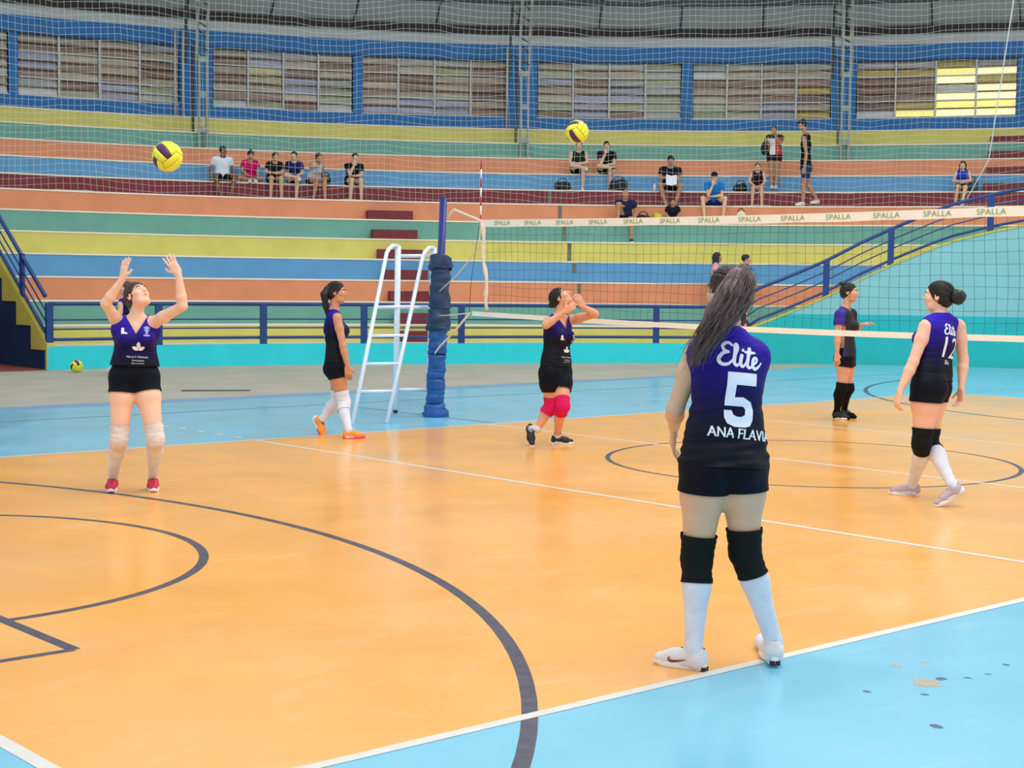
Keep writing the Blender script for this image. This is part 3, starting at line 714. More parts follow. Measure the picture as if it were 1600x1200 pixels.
def hand_prims(W, D, N, thumb, curl, S, spread=.0):
    """W wrist, D finger direction, N palm normal, thumb = side vector; palm, four fingers and a thumb"""
    D = unit(D); N = unit(N - D * (N @ D)); T = unit(thumb - D * (thumb @ D) - N * (thumb @ N)); s = S; pr = []
    for o in (-.020, .0, .020):
        pr.append(P_cap(W + D * .018 * s + T * o * s * .8, W + D * .078 * s + T * o * s, .019 * s, .018 * s, .012, (N, .68), 'hand'))
    for o, L, r in ((.031, .072, .0092), (.0105, .080, .0094), (-.0105, .075, .0090), (-.030, .060, .0082)):
        b = W + D * .088 * s + T * o * s; dr = unit(D + T * o * spread * 14); p = b
        for i, (f, c) in enumerate(((.45, curl * .7), (.30, curl * 1.0), (.25, curl * .7))):
            a = c; dr = unit(dr * math.cos(a) + N * math.sin(a)); q = p + dr * L * f * s
            pr.append(P_cap(p, q, r * s * (1 - .1 * i), r * s * (.92 - .1 * i), .004, None, 'finger')); p = q
    b = W + D * .03 * s + T * .026 * s; m = b + unit(T * .75 + D * .65 + N * .25) * .038 * s; e = m + unit(D * .8 + T * .35 + N * (.2 + curl * .5)) * .030 * s
    pr += [P_cap(b, m, .0125 * s, .0105 * s, .008, None, 'finger'), P_cap(m, e, .0102 * s, .0085 * s, .004, None, 'finger')]
    return pr

def head_prims(H, f, u, S, sex):
    s = np.cross(f, u); e = lambda x, y, z: H + (s * x + f * y + u * z) * S
    E = lambda x, y, z, a, b, c, k=.012, sub=False: P_ell(e(x, y, z), s, f, u, np.array([a, b, c]) * S, k, 'head', sub)
    C = lambda A_, B_, ra, rb, k=.008: P_cap(e(*A_), e(*B_), ra * S, rb * S, k, None, 'head')
    pr = [E(0, -.012, .028, .073, .092, .083), E(0, .022, -.030, .058, .066, .076, .03), C((-.03, .045, -.078), (.03, .045, -.078), .026, .026, .03), C((0, .062, -.092), (0, .066, -.088), .018, .018, .02),
          C((-.032, .078, .030), (.032, .078, .030), .013, .013, .014), E(-.031, .090, .006, .015, .014, .011, .012, True), E(.031, .090, .006, .015, .014, .011, .012, True),
          C((0, .086, .018), (0, .106, -.018), .007, .011, .008), C((-.011, .092, -.023), (.011, .092, -.023), .008, .008, .006), C((-.044, .062, -.018), (-.036, .066, -.022), .018, .018, .02), C((.044, .062, -.018), (.036, .066, -.022), .018, .018, .02),
          C((-.014, .086, -.047), (.014, .086, -.047), .0085, .0085, .006), C((-.013, .083, -.057), (.013, .083, -.057), .009, .009, .006)]
    for q in (-1, 1): pr += [E(q * .074, -.006, -.004, .009, .019, .031, .006), E(q * .080, -.004, .004, .006, .010, .016, .004, True)]
    return pr, e, s

SKIN = {}
def skin(c):
    if c not in SKIN:
        SKIN[c] = mat('skin', rgb(*c), 0.5, 0.06, 12, 0.05, 60, spec=0.35)
        b = SKIN[c].node_tree.nodes['Principled BSDF']; b.inputs['Subsurface Weight'].default_value = .12
        b.inputs['Subsurface Radius'].default_value = (.02, .008, .004); b.inputs['Subsurface Scale'].default_value = .5
    return SKIN[c]
CL_ = {}
def cloth(c, name='cloth', rough=.75, bump=.5, bs=22):
    k = (c, name)
    if k not in CL_: CL_[k] = mat(name, rgb(*[max(0, v - 6) if max(c) < 60 else v for v in c]), rough, 0.15, 14, bump, bs, spec=.15)
    return CL_[k]
def grad_cloth(name, stops, z0, z1):
    """jersey dyed from one colour to another down its length (object space height)"""
    m = bpy.data.materials.new(name); m.use_nodes = True; nt = m.node_tree; b = nt.nodes['Principled BSDF']; b.inputs['Roughness'].default_value = .62; b.inputs['Specular IOR Level'].default_value = .2
    tc = nt.nodes.new('ShaderNodeTexCoord'); sp = nt.nodes.new('ShaderNodeSeparateXYZ'); nt.links.new(tc.outputs['Object'], sp.inputs[0])
    r = nt.nodes.new('ShaderNodeMapRange'); r.inputs[1].default_value = z0; r.inputs[2].default_value = z1; nt.links.new(sp.outputs[2], r.inputs[0])
    n = nt.nodes.new('ShaderNodeTexNoise'); n.inputs['Scale'].default_value = 5; n.inputs['Detail'].default_value = 5; nt.links.new(tc.outputs['Object'], n.inputs[0])
    ad = nt.nodes.new('ShaderNodeMath'); ad.operation = 'MULTIPLY_ADD'; ad.inputs[1].default_value = .16; ad.inputs[2].default_value = -.08
    nt.links.new(n.outputs[0], ad.inputs[0]); a2 = nt.nodes.new('ShaderNodeMath'); nt.links.new(ad.outputs[0], a2.inputs[0]); nt.links.new(r.outputs[0], a2.inputs[1])
    cr = nt.nodes.new('ShaderNodeValToRGB'); nt.links.new(a2.outputs[0], cr.inputs[0])
    while len(cr.color_ramp.elements) < len(stops): cr.color_ramp.elements.new(.5)
    for e, (p, c) in zip(cr.color_ramp.elements, stops): e.position = p; e.color = rgb(*c)
    nt.links.new(cr.outputs[0], b.inputs['Base Color'])
    n2 = nt.nodes.new('ShaderNodeTexNoise'); n2.inputs['Scale'].default_value = 16; mp = nt.nodes.new('ShaderNodeMapping'); mp.inputs['Scale'].default_value = (1, 1, 2.2)
    nt.links.new(tc.outputs['Object'], mp.inputs[0]); nt.links.new(mp.outputs[0], n2.inputs[0])
    bp = nt.nodes.new('ShaderNodeBump'); bp.inputs['Strength'].default_value = .6; bp.inputs['Distance'].default_value = .012; nt.links.new(n2.outputs[0], bp.inputs['Height']); nt.links.new(bp.outputs[0], b.inputs['Normal'])
    return m
m_eye = mat('eye_white', rgb(235, 232, 226), .3); m_iris = mat('dark_iris', rgb(30, 22, 18), .2); m_lip = mat('lip_skin', rgb(196, 112, 102), .5)
m_print = mat('white_jersey_print', rgb(232, 236, 250), .5); m_brow = mat('dark_brow_hair', rgb(40, 28, 24), .8)

def shoe(root, Hp, Tp, W, col, sole, accent, lacec, h=.005, swoosh=None, lift=0.0, name='shoe'):
    """Hp heel and Tp toe points of the sole, W ankle"""
    Hp = np.asarray(Hp, float); Tp = np.asarray(Tp, float); L = np.linalg.norm(Tp - Hp); a = unit(Tp - Hp); L = min(max(L, .235), .262) if h < .007 or True else L; Tp = Hp + a * L
    up = unit(np.array([0, 0, 1.]) - a * a[2]); sd = np.cross(a, up); q = lambda s, y, z: Hp + a * s * L + sd * y + up * z
    k = L / .27
    pr = [P_cap(q(.13, 0, .055 * k), q(.18, 0, .045 * k), .036 * k, .037 * k, .02), P_cap(q(.15, 0, .05 * k), q(.62, .004, .043 * k), .036 * k, .043 * k, .02, (up, .85)), P_cap(q(.62, .003, .040 * k), q(.86, 0, .036 * k), .043 * k, .033 * k, .02, (up, .78)),
          P_cap(q(.20, 0, .055 * k), q(.22, 0, .088 * k), .037 * k, .036 * k, .02), P_cap(q(.30, 0, .078 * k), q(.62, 0, .052 * k), .033 * k, .030 * k, .025), P_cap(q(.08, 0, .05 * k), q(.06, 0, .092 * k), .024 * k, .016 * k, .02, (a, .7))]
    V, Q = nets(*field(pr, h), h); g = np.minimum((V - Hp) @ up - .016 * k, .097 * k - (V - Hp) @ up + .10 * np.maximum(0, .08 - np.abs(((V - Hp) @ a) / L - .06)))
    V, F = clip(V, Q, g); s_ = mk(name, V, F, col, root, True)
    sh = []
    N = 28
    for i in range(N):
        t = 2 * math.pi * i / N; s = .5 + .5 * math.cos(t); y = math.sin(t)
        wd = (.034 + .012 * math.exp(-((s - .68) / .2) ** 2) - .004 * math.exp(-((s - .35) / .12) ** 2)) * k
        yy = np.sign(y) * abs(y) ** .62 * wd; sh.append((s, yy))
    VV = []; FF = []
    for z, e in ((0.0, .93), (.008 * k, 1.02), (.026 * k, 1.03), (.034 * k, .98)):
        for s, y in sh:
            zz = z + (.010 * k if z > .02 * k and s < .25 else 0) + (.012 * k * max(0, (s - .85) / .15) if z < .01 * k else 0)
            VV.append(q(.5 + (s - .5) * (1.02 if e > 1 else .98), y * e, zz))
    for j in range(3):
        for i in range(N): i2 = (i + 1) % N; FF.append((j * N + i, j * N + i2, (j + 1) * N + i2, (j + 1) * N + i))
    FF.append(tuple(range(N - 1, -1, -1))); FF.append(tuple(3 * N + i for i in range(N)))
    mk('sole', VV, FF, sole, s_, True)
    if h > .007: return s_
    for i in range(5):
        s = .36 + i * .06; z = (.112 - .062 * (s - .22)) * k - i * .004
        mk('lace', *tube([q(s, -.022 * k, z - .008), q(s + .01, 0, z + .002), q(s, .022 * k, z - .008)], .0032, 5), lacec, s_, True)
    if accent is not None:
        mk('outsole', *obox(q(.035, 0, .010 * k), a * .012 * k, sd * .022 * k, up * .0095 * k), accent, s_)
    if swoosh is not None:
        side, mm = swoosh; pts = []
        path = [(.60, .056), (.655, .044), (.61, .036), (.53, .036), (.42, .042), (.30, .051)]; wd = [.002, .006, .0075, .006, .004, .001]
        V0 = []; F0 = []
        bv = BVHTree.FromPolygons([tuple(v) for v in V], F)
        for i, ((s, z), w0) in enumerate(zip(path, wd)):
            for d in (-1, 1):
                o = q(s, side * .12, z * k + d * w0 * k); hit = bv.ray_cast(Vector(o), Vector(-sd * side), .3)[0]
                p = (np.array(hit) if hit is not None else q(s, side * .04 * k, z * k)) + sd * side * .002; V0.append(p)
            if i: F0.append((2 * i - 2, 2 * i - 1, 2 * i + 1, 2 * i))
        mk('side_mark', V0, F0, mm, s_)
    return s_

def figure(name, label, J, o):
    S = o.get('S', 1.0); h = o.get('vox', .007); sex = o.get('sex', 'f'); fat = o.get('fat', 1.0)
    F_ = unit(J['F']); pel, nek = J['pel'], J['nek']; U = unit(nek - pel); F_ = unit(F_ - U * (F_ @ U)); Lt = np.cross(U, F_)
    PF = unit(J.get('PF', F_)); UP = np.array([0, 0, 1.]); PF = unit(PF - UP * PF[2] * .0); PL = unit(np.cross(UP if abs(PF[2]) < .7 else U, PF))
    root = tag(empty(name, (J['base'][0], J['base'][1], J['base'][2])), label, 'person', o.get('group'))
    hw = (.078 if sex == 'f' else .080) * S
    hipL, hipR = pel + PL * hw - U * .01, pel - PL * hw - U * .01
    TL = np.linalg.norm(nek - pel)
    sw = (.162 if sex == 'f' else .185) * S
    shL = J.get('shL'); shR = J.get('shR')
    if shL is None: shL = nek + Lt * sw - U * .045 * S
    if shR is None: shR = nek - Lt * sw - U * .045 * S
    f = fat * S
    torso = [P_cap(hipL + U * .02, hipR + U * .02, .094 * f, .094 * f, .05, (PF, .9), 'pelvis'),
             P_ell(pel + PL * .058 * S - PF * .052 * S - UP * .015, PL, PF, UP, np.array([.072, .078, .086]) * f, .03, 'pelvis'), P_ell(pel - PL * .058 * S - PF * .052 * S - UP * .015, PL, PF, UP, np.array([.072, .078, .086]) * f, .03, 'pelvis'),
             P_cap(pel + U * .06 + Lt * .03, pel + U * .06 - Lt * .03, .098 * f, .098 * f, .05, (F_, .85), 'waist'),
             P_cap(pel + U * TL * .38 + Lt * .045 * S, pel + U * TL * .38 - Lt * .045 * S, .090 * f, .090 * f, .06, (F_, .85), 'waist'),
             P_ell(pel + U * TL * .66, Lt, F_, U, np.array([.140 if sex == 'f' else .16, .100, .16]) * f, .05, 'chest'),
             P_cap(nek - U * .075 * S + Lt * .105 * S, nek - U * .075 * S - Lt * .105 * S, .062 * f, .062 * f, .05, (F_, .85), 'chest')]
    if sex == 'f':
        for q in (-1, 1): torso.append(P_ell(pel + U * TL * .66 + Lt * q * .066 * S + F_ * .078 * f, Lt, F_, U, np.array([.058, .052, .055]) * f, .03, 'chest'))
    trap = [P_cap(nek + U * .01 - F_ * .01, shL + U * .012 - Lt * .03, .042 * S, .036 * S, .04, None, 'trap'), P_cap(nek + U * .01 - F_ * .01, shR + U * .012 + Lt * .03, .042 * S, .036 * S, .04, None, 'trap')]
    H = J['hed']; hf = unit(J['hf']); hu = unit(H - nek) * .5 + J.get('hu', UP) * .5; hu = unit(hu - hf * (hu @ hf)); HS = S * o.get('HS', 1.0)
    hp, he, hs = head_prims(H, hf, hu, HS, sex)
    neck = [P_cap(nek - U * .03, H - hu * .045 * HS - hf * .014, .052 * S, .046 * S, .02, None, 'neck')]
    mus = 1.0 if sex == 'f' else 1.06
    limbs = []; hands = []
    for sd_, sh in (('L', shL), ('R', shR)):
        e, w_ = J['el' + sd_], J['wr' + sd_]; m1 = sh + (e - sh) * .35
        limbs += [P_cap(sh, m1, .047 * f * mus, .044 * f * mus, .03, None, 'arm' + sd_), P_cap(m1, e, .044 * f * mus, .034 * f, .02, None, 'arm' + sd_)]
        m2 = e + (w_ - e) * .28
        limbs += [P_cap(e, m2, .035 * f, .037 * f * mus, .02, None, 'fore' + sd_), P_cap(m2, w_, .037 * f * mus, .0235 * S, .015, None, 'fore' + sd_)]
        hd = o.get('hand' + sd_, {}); D = hd.get('D', w_ - e); N = hd.get('N'); 
        if N is None: N = -F_ if False else Lt * (-1 if sd_ == 'L' else 1)
        T = hd.get('T'); T = F_ if T is None else T
        if abs(unit(D) @ unit(N)) > .95: N = F_
        if abs(unit(np.cross(unit(D), unit(N))) @ unit(T)) < .15: T = np.cross(D, N)
        hands += hand_prims(w_, np.asarray(D), np.asarray(N), np.asarray(T), hd.get('curl', .35), S * 1.0, hd.get('spread', .2))
    legs = []
    for sd_, hp_ in (('L', hipL), ('R', hipR)):
        k_, a_ = J['kn' + sd_], J['an' + sd_]; th = o.get('thigh', 1.0) * f; m = hp_ + (k_ - hp_) * .3
        legs += [P_cap(hp_, m, .090 * th, .084 * th, .03, None, 'thigh' + sd_), P_cap(m, k_, .084 * th, .053 * f, .03, None, 'thigh' + sd_)]
        d = unit(a_ - k_); back = unit(np.cross(np.cross(d, PF), d)) * -1; L = np.linalg.norm(a_ - k_)
        legs += [P_cap(k_, k_ + d * L * .3 + back * .008, .051 * f, .050 * f, .02, None, 'shin' + sd_), P_cap(k_ + d * L * .3 + back * .010, a_, .050 * f, .031 * S, .02, None, 'shin' + sd_),
                 P_ell(k_ + d * L * .30 + back * .022, np.cross(d, back), back, d, np.array([.044, .038, .10]) * f, .03, 'shin' + sd_)]
        if 'toe' + sd_ in J:
            tp, hl = J['toe' + sd_], J['heel' + sd_]; ax = unit(tp - hl); up = np.array([0, 0, .035])
            legs += [P_cap(a_, hl + ax * .04 + up, .030 * S, .030 * S, .02, None, 'foot' + sd_), P_cap(hl + ax * .04 + up, hl + (tp - hl) * .72 + up * .8, .030 * S, .030 * S, .02, None, 'foot' + sd_), P_cap(hl + (tp - hl) * .7 + up * .8, hl + (tp - hl) * .92 + up * .7, .030 * S, .016 * S, .02, None, 'foot' + sd_)]
    allp = torso + trap + neck + hp + limbs + hands + legs
    V, Q = nets(*field(allp, h), h)
    body = mk('body', V, Q, skin(o.get('skin', (226, 178, 150))), root, True)
    # face
    if o.get('face', True):
        for q in (-1, 1):
            ev = he(q * .031, .0775, .007); mk('eye', *sphere(ev, .0125 * HS, 10, 8), m_eye, root, True)
            mk('iris', *sphere(ev + hf * .0075 * HS, .0062 * HS, 8, 6), m_iris, root, True)
            mk('eyebrow', *tube([he(q * .016, .092, .028), he(q * .032, .0915, .033), he(q * .048, .080, .028)], .0035 * HS, 5), m_brow, root, True)
        mk('lips', *tube([he(-.020, .086, -.052), he(-.008, .094, -.0495), he(0, .0945, -.051), he(.008, .094, -.0495), he(.020, .086, -.052)], [.002, .0048, .0048, .0048, .002], 6), m_lip, root, True)
    # clothes
    gh = max(h, .009)
    sh_ = o.get('shirt')
    if sh_:
        al = sh_.get('loose', .013); prs = [infl(p, al) for p in torso] + [infl(P_cap(p['a'], p['b'] if sh_['kind'] != 'tank' else p['a'] + (p['b'] - p['a']) * sh_.get('strap', .72), p['ra'], p['rb'], p['k'], None, 'trap'), al * .6) for p in trap]
        prs += [P_cap(pel + U * TL * .22 + Lt * .06 * S, pel + U * TL * .22 - Lt * .06 * S, .086 * f + al, .086 * f + al, .06, (F_, .95), 'waist')]
        if sh_['kind'] == 'tee': prs += [infl(p, .016) for p in limbs if p['tg'].startswith('arm')]
        VS, QS = nets(*field(prs, gh), gh)
        hem = sh_.get('hem', .06); g = (VS - (pel + U * hem)) @ U
        if sh_.get('hemdrop'): g = g + sh_['hemdrop']
        nk = sh_.get('neck', .068) * S; nc = nek + U * .035 * S + F_ * .012
        g = np.minimum(g, np.linalg.norm((VS - nc) * 1.0, axis=1) - nk - .012)
        g = np.minimum(g, .06 - (VS - nek) @ U)
        if sh_.get('v'):
            vc = nek - U * .055 * S + F_ * .095 * S; r_ = VS - vc; g = np.minimum(g, np.where(r_ @ F_ > -.06, np.abs(r_ @ Lt) * 1.7 - ((r_ @ U) + .055), 1))
        if sh_['kind'] == 'tee':
            for sd_, s0 in (('L', shL), ('R', shR)):
                e = J['el' + sd_]; t = seg_t(VS, s0, e); near = seg_rd(VS, s0, e) < .085 * f
                near &= (seg_d(VS, pel + U * .1, nek - U * .1) > .125 * f); g = np.where(near & (t > 0), np.minimum(g, (sh_.get('slv', .55) - t) * .3), g)
        if sh_.get('wrinkle'):
            nm = unit_rows(VS - (pel + np.outer((VS - pel) @ U, U)) - U * 0)
            zz = (VS - pel) @ U; amp = sh_['wrinkle'] * np.clip(1.25 - zz / (TL * .55), .12, 1)
            n1 = np.array([mnoise.noise(Vector((v @ Lt * 5 + 3, v @ F_ * 5, z_ * 34 + (v @ Lt) * 6))) for v, z_ in zip(VS - pel, zz)])
            VS = VS + nm * (n1 * amp)[:, None]
        VS, FS = clip(VS, QS, g)
        so = mk('jersey' if sh_.get('jersey') else 'shirt', VS, FS, sh_['mat'], root, True)
        if sh_.get('prints'):
            bv = BVHTree.FromPolygons([tuple(v) for v in VS], FS)
            for pr in sh_['prints']:
                me_v, me_f, cu, cv, sc, back_, m_ = pr[:7]; rot = pr[7] if len(pr) > 7 else 0
                nrm = -F_ if back_ else F_; rt = Lt * -1 if not back_ else Lt
                rt = np.cross(U, nrm); out = []; 
                for a, b in me_v:
                    a, b = a * math.cos(rot) - b * math.sin(rot), a * math.sin(rot) + b * math.cos(rot)
                    p = pel + U * (cv + b * sc) + rt * (cu + a * sc)
                    hit = bv.ray_cast(Vector(p + nrm * .5), Vector(-nrm), 1.0)
                    out.append(np.array(hit[0]) + nrm * .0028 if hit[0] is not None else np.array([np.nan] * 3))
                out = np.array(out); ff = [q for q in me_f if not np.isnan(out[list(q)]).any() and np.ptp((out[list(q)] - pel) @ nrm) < .05]
                out = np.nan_to_num(out, nan=float(pel[0])); us = sorted({i for q in ff for i in q}); mp = {k: i for i, k in enumerate(us)}
                if us: mk(pr[8] if len(pr) > 8 else 'print', out[us], [tuple(mp[i] for i in q) for q in ff], m_, so, True)
    st_ = o.get('shorts')
    if st_:
        al = st_.get('loose', .010); tt = st_.get('len', .38)
        prs = [infl(p, al) for p in torso if p['tg'] in ('pelvis', 'waist')] + [infl(p, al * (1.0 if p['tg'].startswith('thigh') else 1)) for p in legs if p['tg'].startswith('thigh')]
        VS, QS = nets(*field(prs, gh), gh); g = st_.get('top', .10) - (VS - pel) @ U
        tl, tr = seg_t(VS, hipL, J['knL']), seg_t(VS, hipR, J['knR']); dl, dr = seg_d(VS, hipL, J['knL']), seg_d(VS, hipR, J['knR'])
        LL = np.linalg.norm(J['knL'] - hipL)
        tl2, tr2 = (tt, tt) if not hasattr(tt, '__len__') else tt
        gl = np.where(dl < dr, (tl2 - tl) * LL, (tr2 - tr) * LL); sm = np.clip((np.minimum(dl, dr) * 0 + 1), 0, 1)
        g = np.minimum(g, gl)
        VS, FS = clip(VS, QS, g); mk('shorts', VS, FS, st_['mat'], root, True)
    for key, base in (('socks', .0045), ('pads', .010)):
        c = o.get(key)
        if not c: continue
        for sd_, hp_ in (('L', hipL), ('R', hipR)):
            k_, a_ = J['kn' + sd_], J['an' + sd_]; LT = np.linalg.norm(k_ - hp_); LS = np.linalg.norm(a_ - k_)
            if key == 'socks':
                prs = [infl(p, c.get('loose', base)) for p in legs if p['tg'] in ('shin' + sd_, 'foot' + sd_)]
                VS, QS = nets(*field(prs, h), h); t = seg_t(VS, k_, a_); g = (t - c['top']) * LS
            else:
                prs = [infl(p, base) for p in legs if p['tg'] in ('thigh' + sd_, 'shin' + sd_)]
                d1 = unit(k_ - hp_); fr = unit(PF - d1 * (PF @ d1)); prs.append(P_ell(k_ + fr * .012 * S, np.cross(fr, d1), fr, d1, np.array([.056, .058, .075]) * f, .03))
                VS, QS = nets(*field(prs, h), h); t1 = seg_t(VS, hp_, k_); t2 = seg_t(VS, k_, a_)
                g = np.minimum(t1 * LT - (LT - c['up']), c['dn'] - t2 * LS)
                n1 = np.array([mnoise.noise(Vector((v[0] * 12, v[1] * 12, v[2] * 60))) for v in VS]); ctr = VS - np.where((t2 > 0)[:, None], k_ + np.clip(t2, 0, 1)[:, None] * (a_ - k_), hp_ + np.clip(t1, 0, 1)[:, None] * (k_ - hp_))
                VS = VS + unit_rows(ctr) * (n1 * .004)[:, None]
            VS, FS = clip(VS, QS, g); 
            if len(FS): mk('sock' if key == 'socks' else 'knee_pad', VS, FS, c['mat'], root, True)
    if 'shoes' in o and 'toeL' in J:
        sc = o['shoes']
        for sd_ in 'LR':
            if o.get('barefoot'): continue
            shoe(root, J['heel' + sd_], J['toe' + sd_], J['an' + sd_], sc['mat'], sc['sole'], sc.get('accent'), sc.get('lace', sc['sole']), .005 if h < .009 else .009, sc.get('swoosh' + sd_))
    # hair
    hr = o.get('hair', {}); kind = hr.get('kind', 'short')
    if kind != 'bald':
        mh = hr['mat']; r0 = np.array([.080, .099, .090]) * HS
        pr = [P_ell(he(0, -.013, .026), hs, hf, hu, r0, .02)]
        if kind in ('bun', 'pony', 'long', 'bob'): pr.append(P_ell(he(0, -.045, -.012), hs, hf, hu, np.array([.068, .062, .070]) * HS, .03))
        pl = [(he(0, .074, .062), unit(hf * .857 - hu * .514)), (he(0, 0, -.085), -hu)]
        if kind in ('short', 'cap'): pl[1] = (he(0, -.05, -.045), unit(-hu * .9 + hf * .2))
        V1, Q1 = nets(*field(pr, min(h, .007), pl), min(h, .007))
        if kind != 'cap':                                    # combed relief, running from brow to nape
            d1 = V1 - he(0, -.013, .026); ax_ = np.arctan2(d1 @ hs, (d1 @ hu) * .8 + .02)
            V1 = V1 + unit_rows(d1) * np.array([.0035 * mnoise.noise(Vector((a * 9, f_ * 9, 2.0))) + .003 * mnoise.noise(Vector((a * 26, f_ * 14, 7.0))) for a, f_ in zip(ax_, d1 @ hf)])[:, None] * hr.get('rough', 1.0)
        parts = [(V1, [tuple(q) for q in Q1])]
        if kind in ('long', 'bob'):
            Ln = .30 if kind == 'long' else .14; pp = []
            for q_ in (-1, 1):
                for y_ in (-.03, .015): pp.append(P_cap(he(q_ * .066, y_, .0), he(q_ * .080, y_ - .005, -.03 - Ln * (.85 if y_ > 0 else 1)), .026, .018, .03))
            pp += [P_cap(he(x_, -.075, .0), he(x_ * 1.3, -.085, -Ln), .035, .026, .03) for x_ in (-.04, 0, .04)]
            V2, Q2 = nets(*field(pp, .010), .010); V2 = V2 + unit_rows(V2 - H) * np.array([.010 * mnoise.noise(Vector((v[0] * 40, v[1] * 40, v[2] * 12))) for v in V2])[:, None]; parts.append((V2, [tuple(q) for q in Q2]))
        if 'bun' in hr:
            b = he(*hr['bun'][:3]); R_ = hr['bun'][3] * HS
            V2, Q2 = nets(*field([P_ell(b, hs, hf, hu, np.array([R_, R_, R_ * .9]), .01), P_cap(he(0, -.05, .02), b, .03, R_ * .7, .02)], min(h, .007)), min(h, .007))
            V2 = V2 + unit_rows(V2 - b) * np.array([.009 * mnoise.noise(Vector(v * 45)) for v in V2])[:, None]; parts.append((V2, [tuple(q) for q in Q2]))
        if 'tail' in hr:
            pts = hr['tail']; pp = [P_cap(a[0], b[0], a[1], b[1], .02) for a, b in zip(pts, pts[1:])]
            V2, Q2 = nets(*field(pp, min(h, .008)), min(h, .008)); V2 = V2 + np.array([[.004 * mnoise.noise(Vector((v[0] * 70, v[1] * 70, v[2] * 9)))] * 3 for v in V2])
            mk('ponytail', *join([(V2, [tuple(q) for q in Q2])] + hr.get('strands', [])), hr.get('tailmat', mh), root, True)
        if h < .0095 and kind in ('bun', 'pony', 'short'):
            rr = random.Random(int(abs(H[0]) * 1000)); tgt = np.array(hr['bun'][:3]) if 'bun' in hr else (np.array((0, -.1, .03)) if 'tail' in hr else np.array((0, -.09, -.05)))
            c0 = np.array((0, -.013, .026)); re_ = np.array([.0805, .0995, .0905]); td = (tgt - c0) / re_; td /= np.linalg.norm(td)
            for i in range(90):
                a = rr.uniform(-1.75, 1.75); fr = rr.uniform(.86, 1.0)
                sd0 = np.array((math.sin(a) * .98, math.cos(a) * .62 * fr + .05, .52 * math.cos(a) * fr - .28 * (1 - math.cos(a)))); sd0 /= np.linalg.norm(sd0)
                om = math.acos(max(-1, min(1, sd0 @ td)))
                if om < .2: continue
                Q2 = []; ph = rr.random() * 6
                for t in np.linspace(0, 1, 9):
                    dv = (math.sin((1 - t) * om) * sd0 + math.sin(t * om) * td) / math.sin(om) if om < 3 else sd0; dv = dv / np.linalg.norm(dv)
                    p = c0 + dv * re_ * (1 + .006 * math.sin(ph + t * 5) + .012 * rr.random() * (t < .15)); Q2.append(he(*p))
                parts.append(tube(Q2, [.0012] + [.0035 * HS] * 7 + [.002], 4, False))
            for i in range(14):
                a = rr.uniform(-2.6, 2.6); b0 = np.array((math.sin(a) * .075, math.cos(a) * .05 - .02, rr.uniform(-.06, .04) if abs(a) > 1 else .085)); L2 = rr.uniform(.02, .05)
                dr = np.array((math.sin(a) * .4, -.4, -.7)) if abs(a) > 1 else np.array((rr.uniform(-.5, .5), -.5, .5))
                parts.append(tube([he(*b0), he(*(b0 + dr * L2 * .5 + np.array((rr.gauss(0, .004),) * 3))), he(*(b0 + dr * L2))], [.0022, .0018, .0006], 4, False))
        mk('hair', *join(parts), mh, root, True)
        if kind == 'cap':
            pr = [P_ell(he(0, -.008, .040), hs, hf, hu, np.array([.086, .104, .088]) * HS, .01)]
            V1, Q1 = nets(*field(pr, .008, [(he(0, 0, .035), -hu)]), .008)
            q0 = np.array([he(x, .075 + y, .040 - z) for y, z, xs in ((0, 0, .078), (.04, .006, .07), (.075, .014, .045)) for x in np.linspace(-xs, xs, 7)])
            fa = [(j * 7 + i, j * 7 + i + 1, (j + 1) * 7 + i + 1, (j + 1) * 7 + i) for j in range(2) for i in range(6)]
            V3 = np.vstack([q0, q0 + hu * .006]); F3 = fa[:] + [tuple(x + 21 for x in q[::-1]) for q in fa]
            rim = list(range(7)) + [13, 20] + list(range(19, 13, -1)) + [7]
            F3 += [(a, b, b + 21, a + 21) for a, b in zip(rim, rim[1:] + rim[:1])]
            mk('cap', *join([(V1, [tuple(q) for q in Q1]), (V3, F3)]), hr['capmat'], root, True)
    return root, he
def unit_rows(v): return v / (np.linalg.norm(v, axis=1)[:, None] + 1e-9)

# camera-side helpers for posing
RT = np.array([math.cos(math.radians(-41.133)), math.sin(math.radians(-41.133)), 0.]); TC = np.array([-RT[1] * -1, 0, 0])
FWD = np.array([-RT[1], RT[0], 0.]); TC = -FWD; UPV = np.array([0, 0, 1.])
def face_dir(deg, up=0.0):                                   # 0 towards the camera, 90 to the right of the picture, 180 away
    a = math.radians(deg); return unit(TC * math.cos(a) + RT * math.sin(a) + UPV * up)
def pose(t0, j, F, base=None):
    J = {'F': F}
    for k, v in j.items():
        if k[:3] in ('toe', 'hee'): J[k] = np.array(v, float) if len(v) == 3 and v[2] == 'w' else ground(v[0], v[1], v[2] if len(v) > 2 else 0.0)
        elif k in ('hf', 'hu', 'PF'): J[k] = v
        else: J[k] = at(v[0], v[1], t0 + (v[2] if len(v) > 2 else 0))
    J['base'] = base if base is not None else np.array([J['pel'][0], J['pel'][1], 0.])
    return J
def report(nm, J):
    d = lambda a, b: round(float(np.linalg.norm(J[a] - J[b])), 2)
    print(nm, 'torso', d('pel', 'nek'), 'neck', d('nek', 'hed'), 'fore', d('elL', 'wrL'), d('elR', 'wrR'), 'up', [round(float(np.linalg.norm(J['nek'] - J[k])), 2) for k in ('elL', 'elR')],
          'thigh', d('pel', 'knL'), d('pel', 'knR'), 'shin', d('knL', 'anL'), d('knR', 'anR'), 'ank z', round(float(J['anL'][2]), 2), round(float(J['anR'][2]), 2), 'knee z', round(float(J['knL'][2]), 2), round(float(J['knR'][2]), 2), 'pel z', round(float(J['pel'][2]), 2), 'head z', round(float(J['hed'][2]), 2))

